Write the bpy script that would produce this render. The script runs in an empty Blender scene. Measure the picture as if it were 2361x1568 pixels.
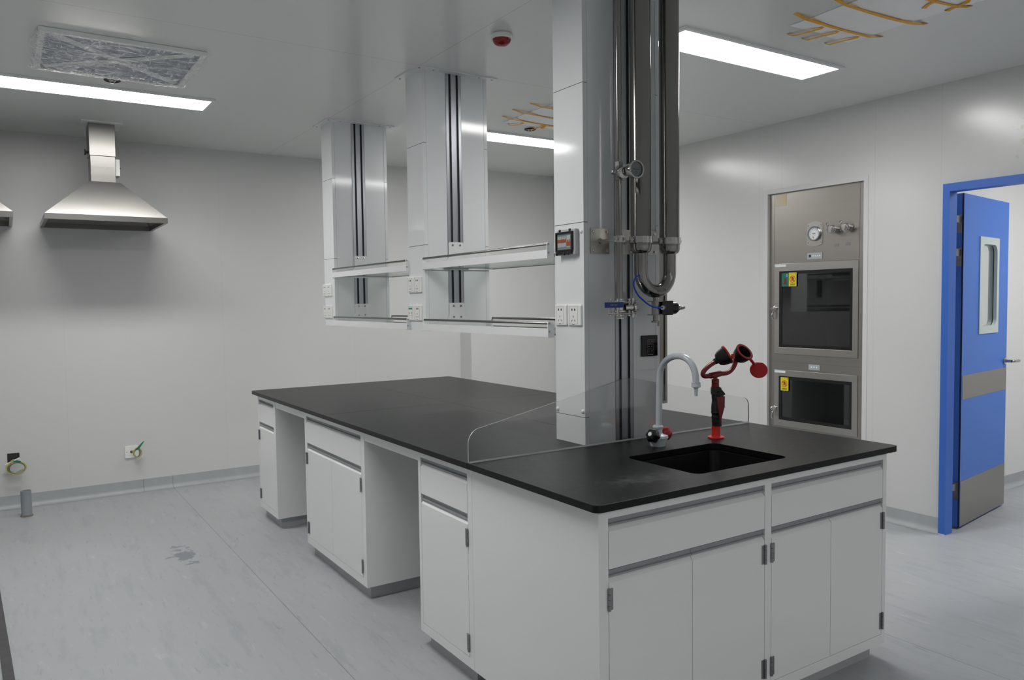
import bpy, bmesh, math, random
from mathutils import Vector, Matrix, noise
random.seed(4)
C = bpy.context.scene.collection
PI = math.pi
ROOTM = {}

# ------------------------------------------------------------------ mesh helpers
def nb(): return bmesh.new()
def box(bm, x0, x1, y0, y1, z0, z1):
    v = [bm.verts.new((x, y, z)) for x in (x0, x1) for y in (y0, y1) for z in (z0, z1)]
    for f in ((0,1,3,2),(4,6,7,5),(0,4,5,1),(2,3,7,6),(0,2,6,4),(1,5,7,3)):
        bm.faces.new([v[i] for i in f])
    return bm
def frame_for(d):
    d = d.normalized()
    a = Vector((0,0,1)) if abs(d.z) < .9 else Vector((1,0,0))
    u = d.cross(a).normalized(); w = d.cross(u).normalized()
    return u, w
def rings(bm, loops, close=False, cap=True):
    rr = [[bm.verts.new(p) for p in l] for l in loops]
    n = len(rr[0])
    R = range(len(rr)) if close else range(len(rr)-1)
    for i in R:
        a, b = rr[i], rr[(i+1) % len(rr)]
        for k in range(n):
            try: bm.faces.new((a[k], a[(k+1)%n], b[(k+1)%n], b[k]))
            except ValueError: pass
    if cap and not close:
        bm.faces.new(rr[0][::-1]); bm.faces.new(rr[-1])
    return bm
def lathe(bm, prof, org, axis, seg=28, cap=True):
    o = Vector(org); d = Vector(axis).normalized(); u, w = frame_for(d)
    return rings(bm, [[o + d*h + (u*math.cos(2*PI*k/seg) + w*math.sin(2*PI*k/seg))*max(r, 1e-4) for k in range(seg)] for r, h in prof], cap=cap)
def cyl(bm, p0, p1, r0, r1=None, seg=20):
    p0 = Vector(p0); p1 = Vector(p1)
    return lathe(bm, [(r0, 0), (r0 if r1 is None else r1, (p1-p0).length)], p0, p1-p0, seg)
def tube(bm, pts, r, seg=12, close=False):
    P = [Vector(p) for p in pts]; n = len(P)
    rr = r if isinstance(r, (list, tuple)) else [r]*n
    loops = []; u = None
    for i in range(n):
        a = P[(i-1) % n] if (close or i > 0) else P[i]
        b = P[(i+1) % n] if (close or i < n-1) else P[i]
        t = (b-a).normalized()
        if u is None: u = frame_for(t)[0]
        u = (u - t*u.dot(t)).normalized(); w = t.cross(u)
        loops.append([P[i] + (u*math.cos(2*PI*k/seg) + w*math.sin(2*PI*k/seg))*rr[i] for k in range(seg)])
    return rings(bm, loops, close=close)
def smooth_pts(pts, sub=6):
    P = [Vector(p) for p in pts]; out = []
    for i in range(len(P)-1):
        p0 = P[max(i-1, 0)]; p1 = P[i]; p2 = P[i+1]; p3 = P[min(i+2, len(P)-1)]
        for k in range(sub):
            t = k/sub
            out.append(.5*((2*p1) + (p2-p0)*t + (2*p0-5*p1+4*p2-p3)*t*t + (3*p1-p0-3*p2+p3)*t**3))
    out.append(P[-1]); return out
def plate(bm, outer, holes, axis, a, b):
    """polygon with holes in the plane normal to axis, extruded from a to b"""
    def P(p, h): return {'x': (h, p[0], p[1]), 'y': (p[0], h, p[1]), 'z': (p[0], p[1], h)}[axis]
    for h in (a, b):
        ed = []; 
        for loop in [outer] + holes:
            vs = [bm.verts.new(P(p, h)) for p in loop]
            for i in range(len(vs)): ed.append(bm.edges.new((vs[i], vs[(i+1) % len(vs)])))
        bmesh.ops.triangle_fill(bm, edges=ed, use_beauty=True, use_dissolve=False)
    for loop in [outer] + holes:
        va = [bm.verts.new(P(p, a)) for p in loop]; vb = [bm.verts.new(P(p, b)) for p in loop]
        for i in range(len(va)):
            j = (i+1) % len(va); bm.faces.new((va[i], va[j], vb[j], vb[i]))
    bmesh.ops.remove_doubles(bm, verts=bm.verts, dist=1e-6)
    return bm
def prism(bm, poly, axis, a, b):
    def P(p, h): return {'x': (h, p[0], p[1]), 'y': (p[0], h, p[1]), 'z': (p[0], p[1], h)}[axis]
    return rings(bm, [[P(p, a) for p in poly], [P(p, b) for p in poly]])
def rr(cx, cy, w, h, r, n=6):
    pts = []
    for (sx, sy, a0) in ((1,1,0),(-1,1,90),(-1,-1,180),(1,-1,270)):
        for k in range(n+1):
            a = math.radians(a0 + 90*k/n)
            pts.append((cx + sx*(w/2-r) + r*math.cos(a), cy + sy*(h/2-r) + r*math.sin(a)))
    return pts
def rect(x0, x1, y0, y1): return [(x0,y0),(x1,y0),(x1,y1),(x0,y1)]
def circ(cx, cy, r, n=24): return [(cx+r*math.cos(2*PI*k/n), cy+r*math.sin(2*PI*k/n)) for k in range(n)]

# ------------------------------------------------------------------ object helpers
def obj(name, bm, m, parent=None, bevel=0, smooth=False, world=True, label=None, kind=None):
    top = parent
    while top is not None and top.parent is not None: top = top.parent
    if world and top is not None and top.name in ROOTM: bm.transform(ROOTM[top.name].inverted())
    bmesh.ops.recalc_face_normals(bm, faces=bm.faces)
    if smooth:
        for f in bm.faces: f.smooth = True
        for e in bm.edges:
            if len(e.link_faces) == 2 and e.calc_face_angle(0) > .6: e.smooth = False
    me = bpy.data.meshes.new(name); bm.to_mesh(me); bm.free()
    me.materials.append(m)
    o = bpy.data.objects.new(name, me); C.objects.link(o)
    if parent is not None: o.parent = parent
    if bevel:
        md = o.modifiers.new('edge', 'BEVEL'); md.width = bevel; md.segments = 2; md.limit_method = 'ANGLE'
    if label: o['label'] = label
    if kind: o['kind'] = kind
    return o
SPLIT = {'screws': 'screw', 'flange_screws': 'screw', 'bolts': 'bolt', 'clamp_bolts': 'clamp_bolt', 'plate_screws': 'screw', 'cover_caps': 'cover_cap', 'cover_hinges': 'cover_hinge',
         'rail_slots': 'rail_slot', 'panel_seams': 'panel_seam', 'pane_edge': 'pane_edge', 'name_tags': 'name_tag', 'flange_plate': 'flange_plate', 'cover_latch': 'cover_latch'}
_obj = obj
def obj(name, bm, m, parent=None, **k):
    if name not in SPLIT: return _obj(name, bm, m, parent, **k)
    left = set(bm.faces); first = None
    while left:
        st = [left.pop()]; comp = [st[0]]
        while st:
            f = st.pop()
            for v in f.verts:
                for g_ in v.link_faces:
                    if g_ in left: left.remove(g_); comp.append(g_); st.append(g_)
        b2 = nb(); mp = {}
        for f in comp:
            for v in f.verts:
                if v not in mp: mp[v] = b2.verts.new(v.co)
            b2.faces.new([mp[v] for v in f.verts])
        o = _obj(SPLIT[name], b2, m, parent, **k); first = first or o
    bm.free(); return first
def thing(name, label, cat, loc=(0,0,0), rz=0, group=None):
    o = bpy.data.objects.new(name, None); C.objects.link(o)
    o.empty_display_size = .05
    o.location = loc; o.rotation_euler = (0, 0, rz)
    o['label'] = label; o['category'] = cat
    if group: o['group'] = group
    ROOTM[o.name] = Matrix.Translation(Vector(loc)) @ Matrix.Rotation(rz, 4, 'Z')
    return o
def tag(o, label, cat, group=None, kind=None):
    o['label'] = label; o['category'] = cat
    if group: o['group'] = group
    if kind: o['kind'] = kind
    return o
def dup(root, delta, label):
    def cp(o, par):
        c = o.copy(); C.objects.link(c)
        if par is not None: c.parent = par
        for ch in list(o.children): cp(ch, c)
        return c
    r = cp(root, None); r.location = Vector(root.location) + Vector(delta); r['label'] = label
    ROOTM[r.name] = Matrix.Translation(r.location) @ Matrix.Rotation(root.rotation_euler[2], 4, 'Z')
    return r
def struct(name, bm, m, parent=None, smooth=False):
    o = obj(name, bm, m, parent, smooth=smooth)
    if parent is None: o['kind'] = 'structure'
    return o

# ------------------------------------------------------------------ materials
def lin(c):
    return tuple((x/255/12.92 if x/255 <= .04045 else ((x/255+.055)/1.055)**2.4) for x in c) + (1,)
def mat(name, col, rough=.5, metal=0, spec=.5, vary=.04, scale=8, bump=0, bscale=60, stretch=None, srgb=True, rvary=0, coat=0):
    m = bpy.data.materials.new(name); m.use_nodes = True
    nt = m.node_tree; b = nt.nodes['Principled BSDF']
    base = lin(col) if srgb else tuple(col)+(1,)
    tc = nt.nodes.new('ShaderNodeTexCoord'); mp = nt.nodes.new('ShaderNodeMapping')
    nt.links.new(tc.outputs['Object'], mp.inputs['Vector'])
    if stretch: mp.inputs['Scale'].default_value = stretch
    n = nt.nodes.new('ShaderNodeTexNoise'); n.inputs['Scale'].default_value = scale; n.inputs['Detail'].default_value = 4
    nt.links.new(mp.outputs[0], n.inputs['Vector'])
    mx = nt.nodes.new('ShaderNodeMix'); mx.data_type = 'RGBA'
    mx.inputs['A'].default_value = tuple(c*(1-vary) for c in base[:3])+(1,)
    mx.inputs['B'].default_value = tuple(min(1, c*(1+vary)) for c in base[:3])+(1,)
    nt.links.new(n.outputs['Fac'], mx.inputs['Factor'])
    nt.links.new(mx.outputs['Result'], b.inputs['Base Color'])
    b.inputs['Roughness'].default_value = rough; b.inputs['Metallic'].default_value = metal
    b.inputs['Specular IOR Level'].default_value = spec
    b.inputs['Coat Weight'].default_value = coat
    if rvary:
        mr = nt.nodes.new('ShaderNodeMapRange'); mr.inputs['To Min'].default_value = rough-rvary; mr.inputs['To Max'].default_value = rough+rvary
        nt.links.new(n.outputs['Fac'], mr.inputs['Value']); nt.links.new(mr.outputs[0], b.inputs['Roughness'])
    if bump:
        n2 = nt.nodes.new('ShaderNodeTexNoise'); n2.inputs['Scale'].default_value = bscale; n2.inputs['Detail'].default_value = 3
        nt.links.new(mp.outputs[0], n2.inputs['Vector'])
        bp = nt.nodes.new('ShaderNodeBump'); bp.inputs['Strength'].default_value = bump; bp.inputs['Distance'].default_value = .01
        nt.links.new(n2.outputs['Fac'], bp.inputs['Height']); nt.links.new(bp.outputs[0], b.inputs['Normal'])
    return m
def add_seams(m, lines, dark=.45, width=.0022):
    """thin joint lines between panels: lines = list of (axis, position)"""
    nt = m.node_tree; b = nt.nodes['Principled BSDF']
    src = b.inputs['Base Color'].links[0].from_socket
    g = nt.nodes.new('ShaderNodeNewGeometry'); sp = nt.nodes.new('ShaderNodeSeparateXYZ')
    nt.links.new(g.outputs['Position'], sp.inputs[0])
    tot = None
    for ax, pos in lines:
        a = nt.nodes.new('ShaderNodeMath'); a.operation = 'COMPARE'; a.inputs[1].default_value = pos; a.inputs[2].default_value = width
        nt.links.new(sp.outputs['XYZ'.index(ax)], a.inputs[0])
        if tot is None: tot = a.outputs[0]
        else:
            q = nt.nodes.new('ShaderNodeMath'); q.operation = 'MAXIMUM'
            nt.links.new(tot, q.inputs[0]); nt.links.new(a.outputs[0], q.inputs[1]); tot = q.outputs[0]
    mx = nt.nodes.new('ShaderNodeMix'); mx.data_type = 'RGBA'; mx.blend_type = 'MULTIPLY'
    mx.inputs['B'].default_value = (dark, dark, dark, 1)
    nt.links.new(tot, mx.inputs['Factor']); nt.links.new(src, mx.inputs['A']); nt.links.new(mx.outputs['Result'], b.inputs['Base Color'])
    return m
def add_stain(m, centre, radius, col, scale=14, lo=.5, hi=.58):
    nt = m.node_tree; b = nt.nodes['Principled BSDF']
    src = b.inputs['Base Color'].links[0].from_socket
    g = nt.nodes.new('ShaderNodeNewGeometry')
    vs = nt.nodes.new('ShaderNodeVectorMath'); vs.operation = 'SUBTRACT'; vs.inputs[1].default_value = centre
    nt.links.new(g.outputs['Position'], vs.inputs[0])
    sc = nt.nodes.new('ShaderNodeVectorMath'); sc.operation = 'DIVIDE'; sc.inputs[1].default_value = radius
    nt.links.new(vs.outputs[0], sc.inputs[0])
    ln = nt.nodes.new('ShaderNodeVectorMath'); ln.operation = 'LENGTH'; nt.links.new(sc.outputs[0], ln.inputs[0])
    n = nt.nodes.new('ShaderNodeTexNoise'); n.inputs['Scale'].default_value = scale; n.inputs['Detail'].default_value = 5
    nt.links.new(g.outputs['Position'], n.inputs['Vector'])
    s = nt.nodes.new('ShaderNodeMath'); s.operation = 'MULTIPLY_ADD'; s.inputs[1].default_value = -.35
    nt.links.new(ln.outputs['Value'], s.inputs[0]); nt.links.new(n.outputs['Fac'], s.inputs[2])
    mr = nt.nodes.new('ShaderNodeMapRange'); mr.inputs['From Min'].default_value = lo-.25; mr.inputs['From Max'].default_value = hi-.25
    nt.links.new(s.outputs[0], mr.inputs['Value'])
    mx = nt.nodes.new('ShaderNodeMix'); mx.data_type = 'RGBA'; mx.inputs['B'].default_value = lin(col)
    nt.links.new(mr.outputs[0], mx.inputs['Factor']); nt.links.new(src, mx.inputs['A']); nt.links.new(mx.outputs['Result'], b.inputs['Base Color'])
    return m

HC, YB, XW = 2.671, 4.853, 3.287
XL, YF = -3.0, -6.0           # left wall, wall behind the photographer
M = {}
WALLC = (211, 211, 210)
M['wall_back'] = add_seams(mat('wall_panel_back', WALLC, .34, spec=.5, vary=.012, scale=3), [('X', -1.01), ('X', .11), ('X', 1.23)], .93, .0014)
M['wall_right'] = add_stain(add_seams(mat('wall_panel_right', WALLC, .22, spec=.65, vary=.015, scale=3), [('Y', .787), ('Y', 1.908), ('Y', 3.03), ('Y', 2.103), ('Y', 1.205)], .88, .0012),
                            (3.287, .30, 2.26), (.3, .10, .17), (202, 199, 190), 26)
M['wall'] = mat('wall_panel', WALLC, .42, vary=.012, scale=3)
M['ceil'] = add_seams(mat('ceiling_panel', (226, 228, 226), .2, spec=.5, vary=.012, scale=2), [('Y', 2.035), ('Y', -.2), ('X', .5)], .72, .0018)
M['white'] = mat('white_painted_steel', (232, 233, 234), .24, vary=.01)
M['col'] = mat('column_white_enamel', (228, 231, 232), .09, vary=.008)
M['cab'] = mat('cabinet_white_enamel', (236, 237, 237), .22, vary=.01, scale=3)
M['core'] = mat('dark_gap', (60, 60, 60), .7)
M['kick'] = mat('grey_toe_kick', (166, 169, 171), .36, vary=.05)
M['alu'] = mat('brushed_aluminium', (176, 180, 184), .33, metal=.85, vary=.05, scale=40, stretch=(1,1,.05))
M['aluh'] = mat('handle_aluminium', (152, 155, 158), .4, metal=.0, vary=.05, scale=30)
M['steel'] = mat('polished_steel', (190, 189, 186), .16, metal=1, vary=.05, scale=30)
M['pipe'] = mat('pipe_stainless', (140, 138, 135), .17, metal=1, vary=.12, scale=14, stretch=(1,1,.08), rvary=.06)
M['hood'] = mat('hood_stainless', (138, 136, 133), .3, metal=1, vary=.06, scale=20, stretch=(.1,1,1), rvary=.06)
M['sat'] = mat('satin_stainless', (166, 162, 156), .36, metal=1, vary=.05, scale=30, stretch=(1,.05,1), rvary=.05)
M['satd'] = mat('satin_stainless_bright', (190, 187, 182), .3, metal=1, vary=.05, scale=30, stretch=(1,.05,1), rvary=.05)
M['hinge'] = mat('hinge_steel', (150, 150, 152), .32, metal=.9)
M['black'] = mat('black_plastic', (22, 22, 23), .3)
M['slot'] = mat('black_slot', (14, 14, 15), .6)
M['rubber'] = mat('black_rubber', (18, 18, 19), .45, vary=.2)
M['red'] = mat('red_plastic', (150, 18, 22), .33, vary=.06)
M['redp'] = mat('red_paint', (120, 22, 26), .35, vary=.08)
M['redb'] = mat('bright_red_plastic', (205, 34, 26), .38)
M['lid'] = mat('red_lid', (176, 22, 28), .3, vary=.06)
M['blue'] = mat('blue_door_paint', (62, 116, 205), .42, vary=.03, scale=5)
M['bluef'] = mat('blue_frame_paint', (56, 108, 200), .42, vary=.03)
M['seal'] = mat('door_seal', (24, 34, 70), .6)
M['bluegrip'] = mat('blue_grip', (18, 52, 130), .35)
M['bluetube'] = mat('blue_hose', (20, 72, 200), .3)
M['grey'] = mat('grey_faucet_enamel', (196, 202, 208), .24, vary=.02)
M['plastic'] = mat('white_plastic', (236, 236, 234), .28, vary=.01)
M['pgrey'] = mat('grey_plastic', (170, 174, 176), .4, vary=.02)
M['dotd'] = mat('dark_mark', (40, 40, 42), .6)
M['orange'] = mat('orange_switch', (235, 92, 30), .4)
M['green'] = mat('green_mark', (16, 140, 92), .5)
M['greenw'] = mat('green_sleeve', (20, 130, 96), .5)
M['yel'] = mat('yellow_green_wire', (186, 180, 74), .5, vary=.35, scale=60)
M['greyw'] = mat('grey_wire', (118, 124, 130), .5, vary=.1)
M['yellow'] = mat('sticker_yellow', (214, 200, 30), .5, vary=.03)
M['tapey'] = mat('yellow_tape', (240, 174, 34), .55, vary=.15, scale=25)
M['stkgreen'] = mat('sticker_green', (30, 110, 96), .5, vary=.1, scale=30)
M['stkred'] = mat('sticker_red', (206, 60, 24), .5)
M['cream'] = mat('cream_label', (214, 202, 184), .6, vary=.05, scale=20)
M['face'] = mat('dial_face', (226, 232, 236), .5, vary=.01)
M['faceg'] = mat('dial_face_grey', (112, 116, 118), .45, vary=.02)
M['glyph'] = mat('light_glyph', (150, 152, 150), .6)
M['pvc'] = mat('grey_pvc', (140, 146, 152), .45, vary=.12, scale=40)
M['grout'] = mat('floor_mortar', (128, 118, 108), .9, vary=.4, scale=60)
M['track'] = mat('dark_floor_strip', (70, 70, 72), .5, vary=.35, scale=20)
M['sheet'] = mat('white_sheet', (250, 250, 250), .4, vary=.03, bump=.3, bscale=6)
M['filter'] = mat('filter_face', (150, 160, 174), .45, vary=.06, scale=5)
M['vframe'] = mat('vent_frame', (240, 243, 241), .3, vary=.02)
M['doorwin'] = mat('window_bezel', (196, 206, 204), .35, vary=.02)
M['next'] = mat('next_room_wall', (226, 226, 224), .5, vary=.01)

# phenolic top: black, slightly leathery
M['top'] = mat('black_phenolic_top', (16, 16, 17), .36, spec=.5, vary=.06, scale=40, bump=.03, bscale=220, rvary=.03)
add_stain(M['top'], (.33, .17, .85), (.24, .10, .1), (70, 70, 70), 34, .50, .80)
M['top'].node_tree.nodes['Principled BSDF'].inputs['IOR'].default_value = 1.32
M['sink'] = mat('black_sink', (13, 13, 14), .35)

# vinyl floor
def floor_mat():
    m = mat('marbled_vinyl_floor', (170, 173, 175), .42, spec=.45, vary=.05, scale=5, stretch=(1,.35,1))
    nt = m.node_tree; b = nt.nodes['Principled BSDF']; src = b.inputs['Base Color'].links[0].from_socket
    g = nt.nodes.new('ShaderNodeNewGeometry')
    def streak(scale, st, lo, hi, col, fac, prev, rot=0):
        mp = nt.nodes.new('ShaderNodeMapping'); mp.inputs['Scale'].default_value = st; mp.inputs['Rotation'].default_value = (0, 0, rot)
        nt.links.new(g.outputs['Position'], mp.inputs['Vector'])
        n = nt.nodes.new('ShaderNodeTexNoise'); n.inputs['Scale'].default_value = scale; n.inputs['Detail'].default_value = 6; n.inputs['Roughness'].default_value = .65
        nt.links.new(mp.outputs[0], n.inputs['Vector'])
        mr = nt.nodes.new('ShaderNodeMapRange'); mr.inputs['From Min'].default_value = lo; mr.inputs['From Max'].default_value = hi; mr.inputs['To Max'].default_value = fac
        nt.links.new(n.outputs['Fac'], mr.inputs['Value'])
        mx = nt.nodes.new('ShaderNodeMix'); mx.data_type = 'RGBA'; mx.inputs['B'].default_value = lin(col)
        nt.links.new(mr.outputs[0], mx.inputs['Factor']); nt.links.new(prev, mx.inputs['A']); return mx.outputs['Result']
    s = streak(9, (1.6, .3, 1), .52, .72, (136, 145, 151), .45, src, .06)
    s = streak(30, (1.5, .22, 1), .60, .72, (116, 124, 129), .5, s, .1)
    s = streak(14, (1.6, .35, 1), .60, .75, (206, 208, 207), .5, s, -.05)
    s = streak(70, (1.2, .4, 1), .68, .74, (96, 102, 106), .7, s, .1)
    nt.links.new(s, b.inputs['Base Color'])
    add_stain(m, (-.56, 3.02, 0), (.09, .22, 1), (132, 138, 144), 16, .52, .56)
    add_seams(m, [('X', -.31), ('X', 1.70), ('X', -2.3)], .62, .0022)
    return m
M['floor'] = floor_mat()
M['cove'] = mat('vinyl_cove', (170, 174, 176), .42, vary=.1, scale=16, stretch=(1,1,.2))
add_seams(M['cove'], [('X', -.31), ('X', -.52)], .7, .003)

def emit(name, col, s):
    m = bpy.data.materials.new(name); m.use_nodes = True; nt = m.node_tree; nt.nodes.clear()
    o = nt.nodes.new('ShaderNodeOutputMaterial'); e = nt.nodes.new('ShaderNodeEmission')
    e.inputs[0].default_value = (*col, 1); e.inputs[1].default_value = s
    nt.links.new(e.outputs[0], o.inputs[0]); return m
M['lamp'] = emit('lit_diffuser', (1, .985, .965), 11)
M['lampfill'] = emit('added_rear_fill', (1, .99, .975), 6.2)  # glow of the unseen fill lights added at the rear
M['lampb'] = emit('lit_diffuser_next_room', (1, .99, .98), 24)

def glass(name, tint=(1,1,1), rough=.02, f0=.06, bump=0, mul=1.0):
    m = bpy.data.materials.new(name); m.use_nodes = True; nt = m.node_tree; nt.nodes.clear()
    o = nt.nodes.new('ShaderNodeOutputMaterial'); t = nt.nodes.new('ShaderNodeBsdfTransparent'); g = nt.nodes.new('ShaderNodeBsdfGlossy')
    t.inputs[0].default_value = (*tint, 1); g.inputs['Roughness'].default_value = rough
    fr = nt.nodes.new('ShaderNodeLayerWeight'); fr.inputs['Blend'].default_value = .5
    pw = nt.nodes.new('ShaderNodeMath'); pw.operation = 'POWER'; pw.inputs[1].default_value = 4
    nt.links.new(fr.outputs['Facing'], pw.inputs[0])
    ma = nt.nodes.new('ShaderNodeMath'); ma.operation = 'MULTIPLY_ADD'; ma.inputs[1].default_value = .6*mul; ma.inputs[2].default_value = f0
    nt.links.new(pw.outputs[0], ma.inputs[0])
    mx = nt.nodes.new('ShaderNodeMixShader'); nt.links.new(ma.outputs[0], mx.inputs[0]); nt.links.new(t.outputs[0], mx.inputs[1]); nt.links.new(g.outputs[0], mx.inputs[2])
    if bump:
        tc = nt.nodes.new('ShaderNodeNewGeometry'); n = nt.nodes.new('ShaderNodeTexNoise'); n.inputs['Scale'].default_value = 22; n.inputs['Detail'].default_value = 3; n.inputs['Distortion'].default_value = 2.5
        nt.links.new(tc.outputs['Position'], n.inputs['Vector'])
        bp = nt.nodes.new('ShaderNodeBump'); bp.inputs['Strength'].default_value = bump; bp.inputs['Distance'].default_value = .02
        nt.links.new(n.outputs['Fac'], bp.inputs['Height']); nt.links.new(bp.outputs[0], g.inputs['Normal'])
    nt.links.new(mx.outputs[0], o.inputs[0]); return m
M['glass'] = glass('clear_glass', (.95, .97, .96), .03, .05)
M['guard'] = glass('clear_acrylic', (.965, .97, .97), .05, .05)
M['shelfglass'] = glass('shelf_glass', (.94, .975, .96), .05, .07)
M['edge'] = mat('acrylic_edge', (168, 172, 172), .25, vary=.05)
M['edged'] = mat('glass_edge', (112, 124, 120), .25, vary=.05)
M['pass'] = glass('dark_tinted_pane', (.30, .32, .32), .03, .10)
M['film'] = glass('wrinkled_film', (.92, .94, .96), .2, .32, bump=1.0)
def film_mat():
    m = bpy.data.materials.new('crinkled_film_painted_glints'); m.use_nodes = True; nt = m.node_tree; nt.nodes.clear(); N = nt.nodes.new
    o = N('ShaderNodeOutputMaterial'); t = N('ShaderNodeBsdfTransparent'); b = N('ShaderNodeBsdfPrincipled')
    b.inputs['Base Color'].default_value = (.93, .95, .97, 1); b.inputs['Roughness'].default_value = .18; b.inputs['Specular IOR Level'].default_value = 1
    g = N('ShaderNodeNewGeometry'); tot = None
    for sc_, st, ro, lo, hi in ((7, (1, 4.5, 1), .5, .52, .60), (12, (4, 1, 1), .35, .54, .61), (26, (1, 3, 1), -.6, .54, .61)):  # white crinkle streaks painted into the film, standing in for lamp glints
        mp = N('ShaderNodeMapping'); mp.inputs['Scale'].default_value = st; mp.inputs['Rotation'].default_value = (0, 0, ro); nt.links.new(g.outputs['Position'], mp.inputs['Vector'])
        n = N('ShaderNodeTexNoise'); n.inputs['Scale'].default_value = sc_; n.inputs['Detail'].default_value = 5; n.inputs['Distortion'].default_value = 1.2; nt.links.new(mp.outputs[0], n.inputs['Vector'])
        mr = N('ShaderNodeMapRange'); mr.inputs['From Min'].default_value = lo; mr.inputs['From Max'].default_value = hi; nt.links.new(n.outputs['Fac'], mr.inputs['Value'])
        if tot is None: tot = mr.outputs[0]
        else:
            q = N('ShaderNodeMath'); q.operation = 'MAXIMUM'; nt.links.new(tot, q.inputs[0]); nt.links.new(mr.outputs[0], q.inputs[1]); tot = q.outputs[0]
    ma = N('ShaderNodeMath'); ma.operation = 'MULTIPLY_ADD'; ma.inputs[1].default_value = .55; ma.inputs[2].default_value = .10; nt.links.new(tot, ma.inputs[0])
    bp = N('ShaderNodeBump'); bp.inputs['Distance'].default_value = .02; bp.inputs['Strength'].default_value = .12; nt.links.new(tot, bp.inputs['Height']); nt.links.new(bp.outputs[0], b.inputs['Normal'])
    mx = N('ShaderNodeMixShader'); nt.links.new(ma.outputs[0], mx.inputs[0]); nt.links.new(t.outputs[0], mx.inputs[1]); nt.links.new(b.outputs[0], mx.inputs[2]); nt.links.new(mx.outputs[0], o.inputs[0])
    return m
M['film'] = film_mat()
M['smoke'] = glass('smoked_cover', (.86, .89, .89), .05, .04)
M['rdome'] = mat('red_dome', (138, 12, 16), .12, vary=.15, scale=20)

# ------------------------------------------------------------------ ROOM
struct('floor', box(nb(), XL-.2, 6.4, YF-.2, YB+.2, -.1, 0), M['floor'])
struct('ceiling', box(nb(), XL-.2, 6.4, YF-.2, YB+.2, HC, HC+.1), M['ceil'])
struct('wall_back', box(nb(), XL-.1, XW+.1, YB, YB+.1, 0, HC), M['wall_back'])
struct('wall_left', box(nb(), XL-.1, XL, YF-.1, YB, 0, HC), M['wall'])
struct('wall_front', box(nb(), XL, 6.3, YF-.1, YF, 0, HC), M['wall'])
# boxed-in corner pillar at the far right corner
struct('wall_pillar', box(nb(), 2.31, XW-.001, 4.648, YB-.001, 0, HC), M['wall_back'])
# right-hand wall with door and pass-box openings
outer = [(YF, 0), (-.20, 0), (-.20, 2.072), (.757, 2.072), (.757, 0), (YB, 0), (YB, HC), (YF, HC)]
struct('wall_right', plate(nb(), outer, [rect(1.247, 2.061, .44, 2.207)], 'x', XW, XW+.05), M['wall_right'])
rb = .035
def base_prof(sgn=1):
    # distance from wall, height
    p = [(.003, .092), (.003, rb)]
    for k in range(1, 9):
        a = PI/2*k/8; p.append((.003+rb-rb*math.cos(a), rb-rb*math.sin(a)+.001))
    return p
pr = base_prof()
def baseboard(name, fn, a, b):
    bm = nb(); L = [[fn(a, d, z) for d, z in pr] + [fn(a, -.001, .001), fn(a, -.001, .092)], [fn(b, d, z) for d, z in pr] + [fn(b, -.001, .001), fn(b, -.001, .092)]]
    rings(bm, L); return struct(name, bm, M['cove'], smooth=True)
baseboard('baseboard_back', lambda x, d, z: (x, YB-d, z), XL, 2.31)
baseboard('baseboard_pillar', lambda x, d, z: (x, 4.648-d, z), 2.31, XW)
baseboard('baseboard_right', lambda y, d, z: (XW-d, y, z), .765, 4.648)
baseboard('baseboard_right_front', lambda y, d, z: (XW-d, y, z), YF, -.205)
baseboard('baseboard_left', lambda y, d, z: (XL+d, y, z), YF, YB)
# room beyond the door
struct('wall_next_side', box(nb(), XW+.051, 6.3, 1.07, 1.17, 0, HC), M['next'])
struct('wall_next_end', box(nb(), 6.3, 6.4, YF-.1, 1.17, 0, HC), M['next'])
baseboard('baseboard_next', lambda x, d, z: (x, 1.07-d, z), XW+.06, 6.3)
# dark strip let into the floor at left
o = obj('floor_strip', prism(nb(), [(-1.375, .6), (-1.335, .6), (-1.443, 2.99), (-1.479, 2.99)], 'z', .0005, .004), M['track']); tag(o, 'dark metal strip let into the vinyl floor at the lower left edge', 'floor strip')

# ------------------------------------------------------------------ WORKTOP
ZT, TT = .85, .022
W, L, YG, YC = 1.515, 3.639, .7265, 2.2286
def slab(x0, x1, y0, y1, corners, holes=[]):
    pts = []
    for (cx, cy, k, a0) in ((x0,y0,'a',180),(x1,y0,'b',270),(x1,y1,'c',0),(x0,y1,'d',90)):
        if k in corners:
            r = .022; sx = 1 if cx == x0 else -1; sy = 1 if cy == y0 else -1
            for i in range(7):
                a = math.radians(a0 + 90*i/6); pts.append((cx+sx*r+r*math.cos(a), cy+sy*r+r*math.sin(a)))
        else: pts.append((cx, cy))
    return plate(nb(), pts, holes, 'z', ZT-TT, ZT)
g = .0012
WG = 'black worktop slabs of the island'
SX0, SX1, SY0, SY1 = .522, .998, .112, .469
shole = rr((SX0+SX1)/2, (SY0+SY1)/2, SX1-SX0, SY1-SY0, .035)
tag(obj('worktop', slab(0, W, 0, YG-g/2, 'ab', [shole]), M['top'], bevel=.002), 'black worktop slab at the near end, cut out around the sink', 'worktop', WG)
for (x0, x1, y0, y1, c, lb) in ((0, W/2-g/2, YG+g/2, YC-g/2, '', 'black worktop slab at left front, just behind the clear splash guard'),
                                (W/2+g/2, W, YG+g/2, YC-g/2, '', 'black worktop slab at right, under the floor-to-ceiling column'),
                                (0, W/2-g/2, YC+g/2, L, 'd', 'black worktop slab at the far left corner, nearest the range hoods'),
                                (W/2+g/2, W, YC+g/2, L, 'c', 'black worktop slab at the far right corner of the island')):
    tag(obj('worktop', slab(x0, x1, y0, y1, c), M['top'], bevel=.0015), lb, 'worktop', WG)
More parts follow.
